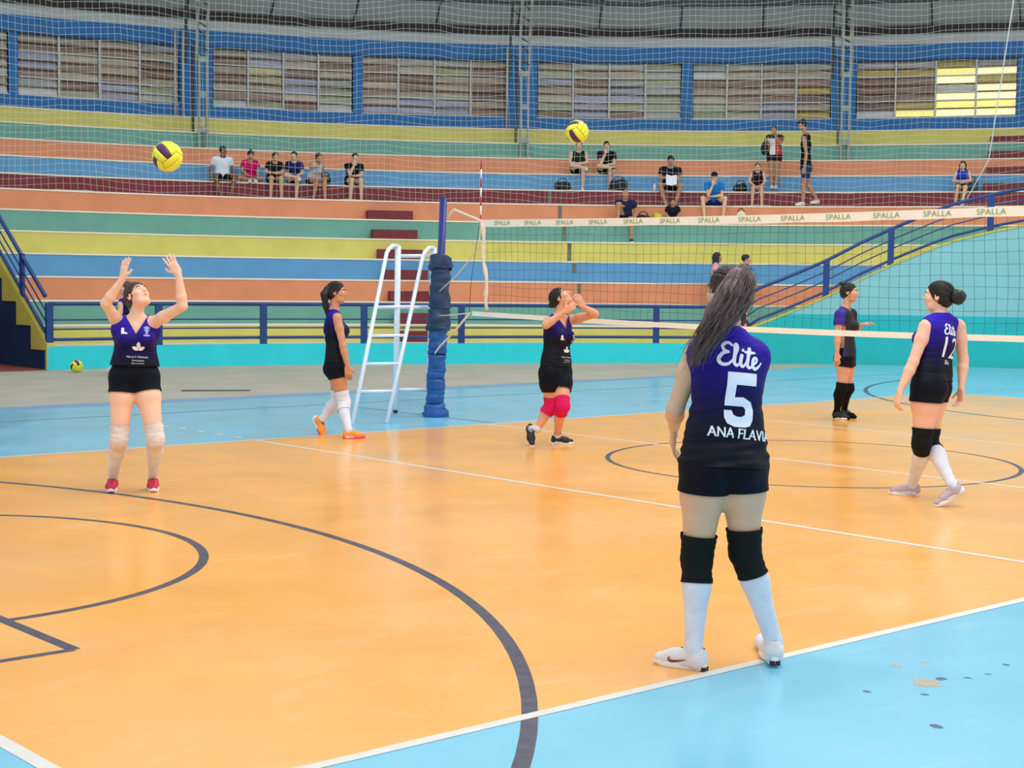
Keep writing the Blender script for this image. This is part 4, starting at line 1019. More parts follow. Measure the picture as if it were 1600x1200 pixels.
def dense(me, edge=.10, it=4):
    """2D outline mesh refined so that it can follow a curved cloth"""
    bm = bmesh.new(); bm.from_mesh(me); bmesh.ops.triangulate(bm, faces=bm.faces[:])
    for _ in range(it):
        es = [e for e in bm.edges if e.calc_length() > edge]
        if not es: break
        bmesh.ops.subdivide_edges(bm, edges=es, cuts=1); bmesh.ops.triangulate(bm, faces=[f for f in bm.faces if len(f.verts) > 3])
    V = [(v.co.x, v.co.y) for v in bm.verts]; F = [tuple(v.index for v in f.verts) for f in bm.faces]; bm.free(); return V, F
def stroke(paths, w):
    """brush lettering: round-ended strokes; every path is [(x, y, width factor), ...]"""
    V = []; F = []
    for P in paths:
        P = [np.array(p, float) for p in P]; Q = []
        for i in range(len(P) - 1):                         # Catmull-Rom
            p0, p1, p2, p3 = P[max(i - 1, 0)], P[i], P[i + 1], P[min(i + 2, len(P) - 1)]
            for t in np.linspace(0, 1, 5, endpoint=False): Q.append(.5 * ((2 * p1) + (-p0 + p2) * t + (2 * p0 - 5 * p1 + 4 * p2 - p3) * t * t + (-p0 + 3 * p1 - 3 * p2 + p3) * t ** 3))
        Q.append(P[-1]); o = len(V)
        for i, q in enumerate(Q):
            d = Q[min(i + 1, len(Q) - 1)][:2] - Q[max(i - 1, 0)][:2]; d = d / (np.linalg.norm(d) + 1e-9); n = np.array([-d[1], d[0]]) * w * q[2] / 2
            V += [tuple(q[:2] - n), tuple(q[:2]), tuple(q[:2] + n)]
            if i: k = o + 3 * i; F += [(k - 3, k - 2, k + 1, k), (k - 2, k - 1, k + 2, k + 1)]
        for q in (Q[0], Q[-1]):
            k = len(V); r = w * q[2] / 2; V += [tuple(q[:2])] + [(q[0] + r * math.cos(a), q[1] + r * math.sin(a)) for a in np.linspace(0, 2 * math.pi, 9)[:-1]]
            F += [(k, k + 1 + i, k + 1 + (i + 1) % 8) for i in range(8)]
    return V, F
ELITE = stroke([[(.62, .92, .7), (.42, 1.02, .9), (.2, .86, 1), (.26, .64, 1), (.46, .6, .7), (.2, .5, 1), (.02, .22, 1.1), (.14, .02, 1.1), (.42, .04, .9), (.66, .3, .6), (.86, .75, .7), (.86, .95, .8), (.76, .98, .9), (.74, .6, 1.1), (.7, .2, 1.1), (.82, .03, .9), (1.0, .2, .6)],
                [(1.06, .52, 1.1), (1.0, .2, 1.1), (1.1, .02, .9), (1.26, .2, .6), (1.46, .7, .9), (1.44, .92, .9), (1.38, .5, 1.1), (1.34, .15, 1.1), (1.46, .02, .9), (1.62, .16, .6), (1.82, .36, .8), (1.8, .52, .8), (1.66, .45, 1), (1.62, .15, 1.1), (1.76, .02, 1), (1.96, .16, .7), (2.08, .34, .5)],
                [(1.24, .70, .8), (1.5, .72, .9), (1.72, .74, .6)], [(1.12, .76, .9), (1.13, .78, .9)]], .15)
ELITE = ([(x - 1.03, y - .5) for x, y in ELITE[0]], ELITE[1])
def txt2(s, edge=.12): me = text_mesh(s, 1.0); r = dense(me, edge, 3); bpy.data.meshes.remove(me); return r
def block(paths, w=.2): return stroke(paths, w)
def fivemesh():
    # blocky 5 with a rounded bowl
    O = [(-.36, .5), (.46, .5), (.46, .27), (-.12, .27), (-.13, .04), (.1, .05), (.34, -.03), (.42, -.16), (.42, -.36), (.34, -.47), (.2, -.5), (-.08, -.5), (-.28, -.44), (-.36, -.34), (-.38, -.2),
         (-.17, -.2), (-.12, -.28), (-.02, -.31), (.1, -.31), (.19, -.27), (.2, -.17), (.13, -.12), (0, -.12), (-.38, -.12)]
    bm = bmesh.new(); vs = [bm.verts.new((x, y, 0)) for x, y in O]; bm.faces.new(vs); bmesh.ops.triangulate(bm, faces=bm.faces[:]); me = bpy.data.meshes.new('t'); bm.to_mesh(me); bm.free()
    r = dense(me, .07, 4); bpy.data.meshes.remove(me); return r
FIVE = fivemesh()
def leafmesh():
    V = []; F = []
    for (cx, cy, a, L, W) in ((0, .12, 90, .62, .17), (-.28, -.1, 152, .62, .16), (.28, -.1, 28, .62, .16)):
        a = math.radians(a); d = np.array([math.cos(a), math.sin(a)]); n = np.array([-d[1], d[0]]); b = np.array([0, -.28]) if abs(cx) > 0 else np.array([0, -.16]); o = len(V); N = 9
        for i in range(N + 1):
            t = i / N; c = b + d * L * t; wd = W * math.sin(math.pi * t) ** .75; V += [tuple(c - n * wd), tuple(c + n * wd)]
            if i: k = o + 2 * i; F.append((k - 2, k - 1, k + 1, k))
    return V, F
LOTUS = leafmesh()

# ================================================================ the cast
JZ = [(0.0, (3, 12, 18)), (0.34, (4, 8, 30)), (0.54, (12, 4, 74)), (0.8, (34, 12, 136)), (1.0, (50, 24, 176))]
def jersey(z0, z1): return grad_cloth('purple_to_black_jersey_cloth', JZ, z0, z1)
m_short = cloth((10, 15, 32), 'black_shorts_cloth', .6, .35, 18)
m_sockw = cloth((222, 226, 240), 'white_sock_knit', .85, .3, 60)
m_padw = cloth((226, 214, 208), 'white_knee_pad_knit', .85, .5, 25)
m_padb = cloth((26, 32, 32), 'black_knee_pad_knit', .8, .6, 30)
m_sockb = cloth((22, 22, 28), 'black_sock_knit', .85, .4, 40)
m_hairb = mat('black_hair', rgb(15, 12, 16), .5, .4, 60, .6, 90, stretch=(1, 1, .15))
m_hairbr = mat('brown_hair', rgb(84, 62, 50), .5, .5, 50, .6, 90, stretch=(1, 1, .2))
m_hairwarm = mat('dark_brown_crown_hair', rgb(58, 42, 40), .45, .4, 60, .7, 90, stretch=(1, 1, .2))
m_hairdk = mat('dark_brown_hair', rgb(132, 108, 104), .45, .6, 70, .8, 120, col2=rgb(56, 38, 44), stretch=(1, 1, .2))
m_shw = mat('white_shoe_mesh', rgb(224, 224, 226), .6, .1, 30, .3, 120); m_solew = mat('white_shoe_sole', rgb(236, 236, 240), .5); m_soleb = mat('black_shoe_sole', rgb(28, 28, 34), .6)
m_shred = mat('crimson_shoe_mesh', rgb(206, 16, 66), .55, .25, 20, .3, 90); m_shor = mat('orange_shoe_mesh', rgb(255, 150, 40), .55, .1, 20); m_solep = mat('pink_shoe_sole', rgb(236, 62, 140), .5)
m_shb = mat('black_shoe_mesh', rgb(28, 28, 32), .6, .2, 30, .3, 90); m_shg = mat('rosy_grey_shoe_mesh', rgb(188, 172, 178), .6, .2, 30, .3, 90); m_mark = mat('dark_rose_shoe_mark', rgb(112, 66, 72), .5)

def feet(J):
    for s in 'LR':
        if 'an' + s not in J and 'heel' + s in J:
            ax = unit(J['toe' + s] - J['heel' + s]); up = unit(UPV - ax * ax[2]); J['an' + s] = J['heel' + s] + ax * .058 + up * .088
    return J

# ---- near player, seen from behind
F = face_dir(194)
J = feet(pose(6.40, dict(pel=(1131, 728), nek=(1140, 528, .02), hed=(1137, 458, .05), shL=(1086, 553, .02), shR=(1184, 558, .075), elL=(1055, 640, .05), wrL=(1053, 668, .26), elR=(1176, 618, .24), wrR=(1140, 640, .42),
         knL=(1089, 872, .03), knR=(1164, 862, .04), heelL=(1103, 1049), toeL=(1022, 1036), heelR=(1211, 1040, .012), toeR=(1186, 1003)), F))
J['hf'] = face_dir(204, .05); J['PF'] = face_dir(186); report('P6', J)
HC = J['hed']
def hair_strands(guides, n, spread, r, seed, wav=.012):
    """fine tapered locks interpolated between guide curves"""
    rr = random.Random(seed); out = []
    G = [np.array(g, float) for g in guides]
    for i in range(n):
        wts = np.array([rr.random() ** 2 for _ in G]); wts /= wts.sum(); P = sum(w_ * g for w_, g in zip(wts, G)); m = len(P)
        off = np.array([rr.gauss(0, 1) for _ in range(3)]) * spread; ph = rr.random() * 6; L = rr.uniform(.72, 1.0); k = max(3, int(m * L))
        Q = []; 
        for j in range(k):
            t = j / (m - 1); Q.append(P[j] + off * (.45 + .9 * t) + wav * np.array([math.sin(ph + t * 7), math.cos(ph * 2 + t * 6), math.sin(ph * 3 + t * 8)]) * t)
        R = [r * (1 - .8 * j / (k - 1)) for j in range(k)]
        out.append(tube(Q, R, 4, False))
    return out
def gcurve(pts, t): 
    P = [at(x, y, t + d) for x, y, d in pts]; Q = []
    for i in range(len(P) - 1):
        p0, p1, p2, p3 = P[max(i - 1, 0)], P[i], P[i + 1], P[min(i + 2, len(P) - 1)]
        for u in np.linspace(0, 1, 4, endpoint=False): Q.append(.5 * ((2 * p1) + (-p0 + p2) * u + (2 * p0 - 5 * p1 + 4 * p2 - p3) * u * u + (-p0 + 3 * p1 - 3 * p2 + p3) * u ** 3))
    return Q + [P[-1]]
T6 = 6.40
GD = [gcurve([(1152, 422, -.05), (1132, 430, -.10), (1110, 465, -.14), (1090, 500, -.16), (1074, 535, -.15), (1060, 568, -.12)], T6),
      gcurve([(1156, 418, -.06), (1150, 425, -.13), (1126, 468, -.18), (1104, 505, -.18), (1088, 542, -.16), (1078, 585, -.13)], T6),
      gcurve([(1160, 418, -.05), (1166, 430, -.13), (1148, 476, -.19), (1122, 516, -.19), (1100, 552, -.16), (1086, 592, -.12)], T6),
      gcurve([(1162, 420, -.02), (1178, 440, -.09), (1176, 474, -.15), (1154, 505, -.18), (1124, 536, -.16), (1104, 572, -.12)], T6),
      gcurve([(1158, 416, -.03), (1172, 424, -.10), (1160, 466, -.16), (1130, 506, -.17), (1098, 535, -.14), (1066, 548, -.1)], T6),
      gcurve([(1160, 416, -.03), (1174, 432, -.10), (1170, 470, -.16), (1144, 500, -.18), (1112, 520, -.16), (1086, 556, -.1)], T6)]
tail = [(at(1158, 426, T6 - .04), .035), (at(1155, 440, T6 - .09), .055), (at(1145, 462, T6 - .11), .066), (at(1126, 490, T6 - .12), .060), (at(1108, 518, T6 - .125), .044), (at(1094, 544, T6 - .125), .028), (at(1082, 568, T6 - .12), .012)]
pr5 = [([(a * .72, b) for a, b in FIVE[0]], FIVE[1], .010, .272, .222, True, m_print, -.02, 'number_print'), (ELITE[0], ELITE[1], .014, .452, .092, True, m_print, -.10, 'team_print')]
nm = txt2('ANA FLAVIA'); pr5.append(([(a * .86, b) for a, b in nm[0]] + [(a * .86 + .04, b) for a, b in nm[0]], nm[1] + [tuple(i + len(nm[0]) for i in q) for q in nm[1]], .026, .132, .060, True, m_print, -.05, 'name_print'))
ro, he = figure('person', 'player in number 5 jersey standing with her back turned, long hair flung aside', J,
    dict(vox=.006, S=1.0, fat=1.0, thigh=1.06, skin=(214, 176, 146), handL=dict(curl=.35, D=unit(UPV * -1 + FWD * .45), N=RT * 1.0, T=FWD), handR=dict(curl=.4, D=unit(FWD + UPV * .3)),
         shirt=dict(kind='tank', jersey=True, mat=jersey(.80, 1.42), hem=-.005, loose=.017, strap=.95, neck=.060, wrinkle=.014, prints=pr5),
         shorts=dict(mat=m_short, len=.26, loose=.010, top=.12), socks=dict(mat=m_sockw, top=.12), pads=dict(mat=m_padb, up=.10, dn=.10),
         shoes=dict(mat=m_shw, sole=m_solew, accent=m_soleb, swooshL=(-1, m_mark), swooshR=None),
         hair=dict(kind='pony', mat=m_hairwarm, tailmat=m_hairdk, tail=tail, strands=hair_strands(GD, 560, .013, .0028, 7, .016)), face=True))

# ---- player with raised arms on the left
F = face_dir(14)
J = feet(pose(11.32, dict(pel=(210, 590), nek=(213, 499, -.0), hed=(214, 463, .0), shL=(239, 505, 0), shR=(186, 506, 0), elR=(165, 474, -.20), wrR=(191, 437, -.24), elL=(285, 478, -.14), wrL=(279, 428, -.18),
         knR=(186, 687, -.06), knL=(243, 686, -.06), heelR=(177, 764), toeR=(171, 775), heelL=(239, 763), toeL=(241, 775)), F))
for s in 'LR': J['toe' + s] = J['heel' + s] + unit(J['toe' + s] - J['heel' + s]) * .25
J['hf'] = unit(face_dir(52, .75)); J['hu'] = unit(UPV * .6 - face_dir(52) * .7); report('P1', J)
nmA = txt2('Marcia F. Machado', .2); nmB = txt2('Fisioterapeuta', .2); nmC = txt2('@marcia.machado', .2)
m_logo = mat('pale_blue_crest_print', rgb(150, 158, 220), .5)
crest = stroke([[(-.3, .5, 1), (0, .62, 1.2), (.3, .5, 1)], [(0, .6, 1.4), (0, .2, 1.8), (0, -.2, 1.6)], [(-.3, -.5, 1.2), (.3, -.5, 1.2)], [(-.25, .2, 1), (.25, .2, 1)]], .2)
sq = stroke([[(-.3, .4, 1), (-.3, -.4, 1)], [(-.1, .4, 1), (-.1, -.4, 1)], [(.15, -.3, 1.2), (.45, -.4, .8)]], .26)
def front_prints(c, wd=1.0): return [(LOTUS[0], LOTUS[1], c, .222, .082, False, m_print, 0, 'emblem_print'), (nmA[0], nmA[1], c - .005, .150, .020 * wd, False, m_print, 0, 'sponsor_print'), (nmB[0], nmB[1], c, .124, .015, False, m_print, 0, 'sponsor_print'),
     (nmC[0], nmC[1], c, .104, .012, False, m_print, 0, 'sponsor_print'), (crest[0], crest[1], .075, .335, .055, False, m_logo, 0, 'crest_print'), (sq[0], sq[1], -.085, .335, .045, False, m_print, 0, 'maker_print')]
figure('person', 'player with both arms raised overhead and crimson shoes, watching the ball above her', J,
    dict(vox=.007, S=.985, fat=1.0, HS=.97, thigh=1.05, skin=(244, 200, 174), handR=dict(D=unit(UPV + RT * .15 + FWD * .1), N=unit(RT * .5 + FWD * .6), T=RT, curl=.12, spread=.35), handL=dict(D=unit(UPV * .9 - RT * .55), N=FWD, T=-RT, curl=.15, spread=.35),
         shirt=dict(kind='tank', jersey=True, mat=jersey(.80, 1.30), hem=.085, loose=.014, neck=.066, v=True, wrinkle=.005, prints=front_prints(.02)),
         shorts=dict(mat=m_short, len=.23, loose=.010, top=.10), socks=dict(mat=m_sockw, top=.12), pads=dict(mat=m_padw, up=.10, dn=.085),
         shoes=dict(mat=m_shred, sole=m_solew, lace=m_shred),
         hair=dict(kind='bun', mat=m_hairbr, bun=(0, -.05, .10, .034), rough=2.2)))

# ---- player walking to the right behind her
F = face_dir(88)
J = feet(pose(15.75, dict(pel=(527, 574), nek=(521, 488), hed=(526, 457, 0), shR=(527, 497, -.15), shL=(523, 496, .15), elR=(536, 541, -.19), wrR=(543, 572, -.18), elL=(525, 540, .19), wrL=(538, 566, .18),
         knR=(537, 629, -.06), knL=(527, 628, .10), heelR=(536, 686), toeR=(566, 685), heelL=(492, 655, .12), toeL=(500, 677, .0)), F))
J['heelL'] = at(491, 655, 15.9); J['toeL'] = at(502, 680, 15.85); J['anL'] = at(503, 655, 15.85)
J['hf'] = face_dir(84); report('P2', J)
tail = [(at(512, 452, 15.72), .040), (at(507, 460, 15.7), .038), (at(509, 478, 15.72), .030), (at(511, 492, 15.72), .016)]
numS = txt2('8', .12)
figure('person', 'dark-haired player with ponytail walking right in pink and orange shoes', J,
    dict(vox=.008, S=.98, fat=1.0, skin=(204, 146, 112), handR=dict(D=unit(-UPV + RT * .1), N=FWD, T=RT, curl=.6, spread=0), handL=dict(D=-UPV, N=TC, T=RT, curl=.6, spread=0),
         shirt=dict(kind='tank', jersey=True, mat=jersey(.82, 1.36), hem=.05, loose=.016, neck=.064, wrinkle=.004, prints=[(ELITE[0], ELITE[1], 0, .36, .09, True, m_print, 0, 'team_print'), (numS[0], numS[1], 0, .21, .20, True, m_print, 0, 'number_print')]),
         shorts=dict(mat=m_short, len=.27, loose=.011, top=.12), socks=dict(mat=m_sockw, top=.12), pads=dict(mat=m_sockw, up=.12, dn=.10),
         shoes=dict(mat=m_shor, sole=m_solep, lace=m_shor), hair=dict(kind='pony', mat=m_hairb, tail=tail)))

# ---- player looking up with bent arms
F = face_dir(48)
J = feet(pose(15.05, dict(pel=(868, 582), nek=(872, 497), hed=(876, 466, 0), shR=(857, 503, -.06), shL=(892, 500, .08), elR=(853, 508, -.24), wrR=(882, 487, -.26), elL=(930, 491, -.05), wrL=(911, 479, -.14),
         knR=(862, 634, -.02), knL=(879, 635, -.12), heelL=(862, 695), toeL=(894, 694), heelR=(826, 668, .1), toeR=(829, 696, .0)), F))
J['heelR'] = at(826, 670, 15.15); J['toeR'] = at(831, 699, 15.0); J['anR'] = at(840, 670, 15.05)
J['hf'] = unit(face_dir(72, .9)); J['hu'] = unit(UPV * .6 - face_dir(72) * .8); report('P3', J)
figure('person', 'player with pink knee pads and arms bent up, looking skyward behind the net', J,
    dict(vox=.008, S=.98, fat=1.05, thigh=1.1, skin=(222, 160, 128), handR=dict(D=unit(UPV * .55 + RT * .8), N=FWD, T=UPV, curl=.9, spread=0), handL=dict(D=unit(UPV * .8 - RT * .5), N=FWD, T=-RT, curl=.7, spread=0),
         shirt=dict(kind='tank', jersey=True, mat=jersey(.86, 1.30), hem=.06, loose=.015, neck=.060, v=True, wrinkle=.004, prints=front_prints(.03)),
         shorts=dict(mat=m_short, len=.55, loose=.012, top=.12), socks=dict(mat=m_sockw, top=.90), pads=dict(mat=cloth((214, 26, 92), 'pink_knee_pad_knit', .8, .5, 25), up=.085, dn=.095),
         shoes=dict(mat=m_shb, sole=m_solew, lace=m_shb, swooshL=(-1, m_solew), swooshR=(-1, m_solew)), hair=dict(kind='short', mat=m_hairb, bun=(0, -.105, .01, .038))))

def colour_split(name, plane, ca, cb, ctop, ztop, off=0.0):
    m = bpy.data.materials.new(name); m.use_nodes = True; nt = m.node_tree; b = nt.nodes['Principled BSDF']; b.inputs['Roughness'].default_value = .75
    tc = nt.nodes.new('ShaderNodeTexCoord'); d = nt.nodes.new('ShaderNodeVectorMath'); d.operation = 'DOT_PRODUCT'; d.inputs[1].default_value = tuple(plane); nt.links.new(tc.outputs['Object'], d.inputs[0])
    g = nt.nodes.new('ShaderNodeMath'); g.operation = 'GREATER_THAN'; g.inputs[1].default_value = -off; nt.links.new(d.outputs['Value'], g.inputs[0])
    mx = nt.nodes.new('ShaderNodeMix'); mx.data_type = 'RGBA'; mx.inputs[6].default_value = ca; mx.inputs[7].default_value = cb; nt.links.new(g.outputs[0], mx.inputs[0])
    sp = nt.nodes.new('ShaderNodeSeparateXYZ'); nt.links.new(tc.outputs['Object'], sp.inputs[0]); g2 = nt.nodes.new('ShaderNodeMath'); g2.operation = 'GREATER_THAN'; g2.inputs[1].default_value = ztop; nt.links.new(sp.outputs[2], g2.inputs[0])
    m2 = nt.nodes.new('ShaderNodeMix'); m2.data_type = 'RGBA'; m2.inputs[7].default_value = ctop; nt.links.new(mx.outputs[2], m2.inputs[6]); nt.links.new(g2.outputs[0], m2.inputs[0]); nt.links.new(m2.outputs[2], b.inputs['Base Color']); return m
# ---- player in short sleeves behind the net on the right
F = face_dir(72)
J = feet(pose(18.3, dict(pel=(1322, 560), nek=(1321, 484), hed=(1327, 457), shR=(1312, 492, -.12), shL=(1331, 491, .13), elR=(1309, 525, -.16), wrR=(1308, 552, -.16), elL=(1330, 524, .14), wrL=(1346, 508, .05),
         knR=(1315, 606, -.06), knL=(1325, 607, .08), heelR=(1302, 654), toeR=(1328, 657), heelL=(1316, 650), toeL=(1338, 655)), F))
J['hf'] = face_dir(66); report('P4', J)
m_p4 = colour_split('purple_sleeve_black_jersey_cloth', RT, rgb(46, 20, 150), rgb(14, 14, 26), rgb(30, 20, 90), 1.40, .05)
figure('person', 'player in short sleeves and black knee pads, seen through the net at the ramp wall', J,
    dict(vox=.008, S=.99, fat=1.03, skin=(214, 158, 130), handR=dict(D=-UPV, T=RT, N=FWD, curl=.4), handL=dict(D=unit(RT + UPV * .3), N=UPV * -1, T=TC, curl=.5),
         shirt=dict(kind='tee', jersey=True, mat=m_p4, hem=.02, loose=.018, neck=.066, slv=.5),
         shorts=dict(mat=m_short, len=.26, loose=.012, top=.12), socks=dict(mat=m_sockb, top=.1), pads=dict(mat=m_sockb, up=.06, dn=.12),
         shoes=dict(mat=m_shb, sole=m_solew, lace=m_shb), hair=dict(kind='bun', mat=m_hairb, bun=(0, -.085, .10, .036))))

# ---- player seen from behind on the right
F = face_dir(-138)
J = feet(pose(11.45, dict(pel=(1453, 603), nek=(1469, 497), hed=(1467, 463, .0), shL=(1446, 511, -.10), shR=(1498, 510, .08), elL=(1427, 566, -.14), wrL=(1406, 612, -.16), elR=(1505, 563, .10), wrR=(1502, 606, .06),
         knL=(1441, 692, -.05), knR=(1451, 692, .08), heelL=(1437, 776), toeL=(1396, 773), heelR=(1509, 765, .1), toeR=(1464, 794, .0)), F))
J['toeR'] = ground(1466, 792); J['heelR'] = at(1507, 771, 11.2); J['anR'] = at(1487, 756, 11.25)
J['hf'] = face_dir(-120, .02); J['PF'] = face_dir(-120); report('P5', J)
n12 = txt2('12', .12)
figure('person', 'player in number 12 jersey with a dark hair bun and white socks, walking left', J,
    dict(vox=.007, S=1.0, fat=1.08, thigh=1.12, HS=1.02, skin=(238, 188, 164), handL=dict(D=unit(-UPV - RT * .25), N=unit(RT + FWD * .3), T=-RT * .3 + FWD, curl=.95, spread=0), handR=dict(D=-UPV, N=unit(-RT + TC * .4), T=FWD, curl=.8, spread=0),
         shirt=dict(kind='tank', jersey=True, mat=jersey(.84, 1.36), hem=.05, loose=.015, neck=.062, wrinkle=.006, prints=[(ELITE[0], ELITE[1], .0, .425, .072, True, m_print, 0, 'team_print'), (n12[0], n12[1], .0, .285, .22, True, m_print, 0, 'number_print'), (*txt2('Bia', .2), .0, .185, .045, True, m_print, 0, 'name_print')]),
         shorts=dict(mat=m_short, len=.26, loose=.012, top=.12), socks=dict(mat=m_sockw, top=.12), pads=dict(mat=m_padb, up=.11, dn=.085),
         shoes=dict(mat=m_shg, sole=m_solew, swooshL=(1, m_mark), swooshR=(1, m_mark)), hair=dict(kind='bun', mat=m_hairb, bun=(0, -.132, .0, .062), rough=1.6)))

# ================================================================ spectators and people behind the rail
def basis(px, py, r, h, turn=0):
    e = on_row(px, py, r, h); n = np.array([C0[0] - e[0], C0[1] - e[1], 0]); f = unit(n); a = math.radians(turn)
    f2 = unit(f * math.cos(a) + np.cross(UPV, f) * math.sin(a)); return e, f2, np.cross(UPV, f2)
def seated(label, px, py, row, o, legs='down', arms='knees', turn=0, lean=.08, s=1.0, back=.15, look=0.0, nod=-.1, side=0.0):
    r, h, _ = LV[row]; e, f, l = basis(px, py, r, h, turn); fi = unit(np.array([C0[0] - e[0], C0[1] - e[1], 0])); U = UPV
    S = s; pel = e - fi * back + U * .10 * S; q = lambda p, x, y, z: p + l * x * S + f * y * S + U * z * S
    nek = q(pel, side, lean, .46 if lean < .2 else .42); hed = q(nek, side * .4, .03 + lean * .25, .155)
    J = dict(F=f, PF=f, pel=pel, nek=nek, hed=hed, base=np.array([pel[0], pel[1], h]))
    a = math.radians(look); J['hf'] = unit(f * math.cos(a) + l * math.sin(a) + U * nod)
    drop = h - (LV[row - 1][1] if row else .34)
    def leg(s_, kx, ky, kz, ax, ay, az=None):
        J['kn' + s_] = q(pel, kx, ky, kz); z = (-drop - .10 * S + .085) / S if az is None else az; J['an' + s_] = q(pel, ax, ay, z)
        A_ = J['an' + s_]; d = f if az is None or True else f
        J['heel' + s_] = A_ - d * .058 - U * .085; J['toe' + s_] = J['heel' + s_] + d * .25 * min(1, S + .05)
    if legs == 'down': leg('L', .12, .40, .02, .13, .40); leg('R', -.12, .40, .02, -.14, .36)
    elif legs == 'wide': leg('L', .24, .36, .03, .10, .40); leg('R', -.24, .36, .03, -.10, .38)
    elif legs == 'stretch': leg('L', .10, .42, .0, .02, .55); leg('R', -.10, .38, .02, -.16, .30)
    elif legs == 'cross': leg('L', .10, .40, .03, .08, .38); leg('R', -.20, .34, .10, .16, .44, .04)
    elif legs == 'tailor': leg('L', .30, .20, .02, -.06, .30, -.03); leg('R', -.30, .20, .02, .08, .34, -.03)
    elif legs == 'kneeup': leg('R', -.16, .26, .36, -.20, .36, -.02); leg('L', .14, .40, .0, .14, .42)
    elif legs == 'squat': leg('L', .28, .32, .08, .22, .42); leg('R', -.28, .32, .08, -.22, .42)
    W = o.setdefault('handL', {}); W2 = o.setdefault('handR', {})
    def arm(s_, x, y, z, x2, y2, z2, D=None): 
        J['el' + s_] = q(pel, x, y, z); J['wr' + s_] = q(pel, x2, y2, z2)
        if D is not None: o['hand' + s_] = dict(D=D, N=-U if abs(unit(D) @ U) < .8 else f, T=l * (-1 if s_ == 'L' else 1), curl=.5)
    if arms == 'knees': arm('L', .22, .16, .20, .14, .36, .10, f); arm('R', -.22, .16, .20, -.14, .36, .10, f)
    elif arms == 'down': arm('L', .26, -.04, .20, .28, .02, -.02, -U + f * .3); arm('R', -.26, -.04, .20, -.28, .02, -.02, -U + f * .3)
    elif arms == 'crossed': arm('L', .22, .16, .18, -.02, .30, .16, -l); arm('R', -.22, .16, .18, .02, .34, .13, l)
    elif arms == 'chin': arm('R', -.14, .30, .16, -.03, .22 + lean * .6, .42, U); arm('L', .20, .20, .16, -.02, .34, .12, -l)
    elif arms == 'read': arm('L', .24, .12, .20, .05, .30, .20, -l + f * .4); arm('R', -.24, .12, .20, -.06, .30, .22, l + f * .4)
    elif arms == 'prop': arm('R', -.20, .20, .34, -.10, .34, .32, f); arm('L', .28, .02, .18, .22, .26, .06, f)
    elif arms == 'lap': arm('L', .22, .02, .20, .06, .24, .08, f - l); arm('R', -.22, .02, .20, -.06, .24, .08, f + l)
    o.setdefault('vox', .0105); o['S'] = S * o.get('w', 1.0); o.setdefault('face', True); o['HS'] = o.get('HS', 1.0)
    return figure('person', label, J, o)
tan1, tan2, tan3, brn = (206, 160, 130), (186, 136, 106), (222, 180, 150), (128, 86, 68)
black = (24, 26, 32)
def cl(c, n): return cloth(c, n, .8, .5, 18)
def shirt(c, kind='tee', n='shirt_cloth', **k): return dict(kind=kind, mat=cl(c, n), hem=k.pop('hem', .02), loose=.016, **k)
def shorts(c, ln=.6): return dict(mat=cl(c, 'shorts_cloth'), len=ln, loose=.014, top=.10)
sh_dark = dict(mat=m_shb, sole=m_solew); sh_white = dict(mat=m_shw, sole=m_solew)
G1 = 'spectators sitting on the dark red row'
hs = lambda k='short', **x: dict(kind=k, mat=m_hairb, **x)
seated('spectator in a white T-shirt with both arms at his sides', 349, 285, 7, dict(sex='m', skin=brn, shirt=shirt((226, 236, 250)), shorts=shorts(black, .7), shoes=sh_dark, hair=hs(), group=G1), legs='wide', arms='down', look=15, lean=.06)
seated('spectator in a magenta top sitting cross-legged with head bowed', 394, 285, 7, dict(skin=tan2, shirt=shirt((196, 20, 96)), shorts=shorts((30, 34, 90), .5), shoes=sh_white, hair=hs('bun', bun=(0, -.03, .11, .035)), group=G1), legs='tailor', arms='knees', nod=-.5, lean=.12, back=.34, s=.92)
seated('spectator in a black top leaning on the knees, between magenta and navy tops', 429, 288, 7, dict(skin=tan1, shirt=shirt(black), shorts=shorts(black, .5), shoes=sh_white, hair=hs('bun', bun=(0, -.12, .02, .035)), group=G1), legs='down', arms='crossed', lean=.20, s=.92, look=10)
seated('spectator in a navy top with one leg crossed over', 462, 288, 7, dict(skin=tan3, shirt=shirt((32, 34, 96)), shorts=shorts((30, 32, 50), .35), shoes=sh_white, hair=hs('bun', bun=(0, -.12, -.01, .045)), group=G1), legs='cross', arms='lap', lean=.12, turn=-15, s=.92, look=-10)
seated('spectator in a pale grey tank top bending forward', 490, 289, 7, dict(skin=tan2, shirt=shirt((190, 192, 204), 'tank'), shorts=shorts(black, .4), shoes=sh_white, hair=hs('bun', bun=(0, -.10, .07, .04)), group=G1), legs='stretch', arms='prop', lean=.22, turn=22, s=.94)
seated('spectator in black with a hand on the chin, sitting apart from the group', 551, 290, 7, dict(sex='m', skin=tan3, shirt=shirt(black), shorts=shorts((28, 30, 58), .5), shoes=sh_white, hair=hs('short'), group=G1), legs='down', arms='chin', lean=.20, turn=8, s=.97)
seated('spectator in a dark green tank top, head behind the flying ball', 904, 272, 8, dict(sex='m', skin=tan3, shirt=shirt((22, 54, 50), 'tank'), shorts=shorts((18, 36, 46), .55), shoes=sh_white, hair=hs()), legs='cross', arms='crossed', lean=.10)
seated('spectator in a black T-shirt sitting above the big black bag', 947, 273, 8, dict(sex='m', skin=tan3, shirt=shirt((26, 24, 34)), shorts=shorts(black, .6), shoes=sh_dark, hair=hs()), legs='cross', arms='chin', lean=.10)
seated('bald man in a navy T-shirt sitting with one knee up on the green row', 977, 345, 5, dict(sex='m', skin=tan2, shirt=shirt((30, 36, 72)), shorts=shorts((24, 26, 50), .6), shoes=sh_dark, hair=dict(kind='bald'), w=1.05), legs='kneeup', arms='prop', lean=.02, s=.93)
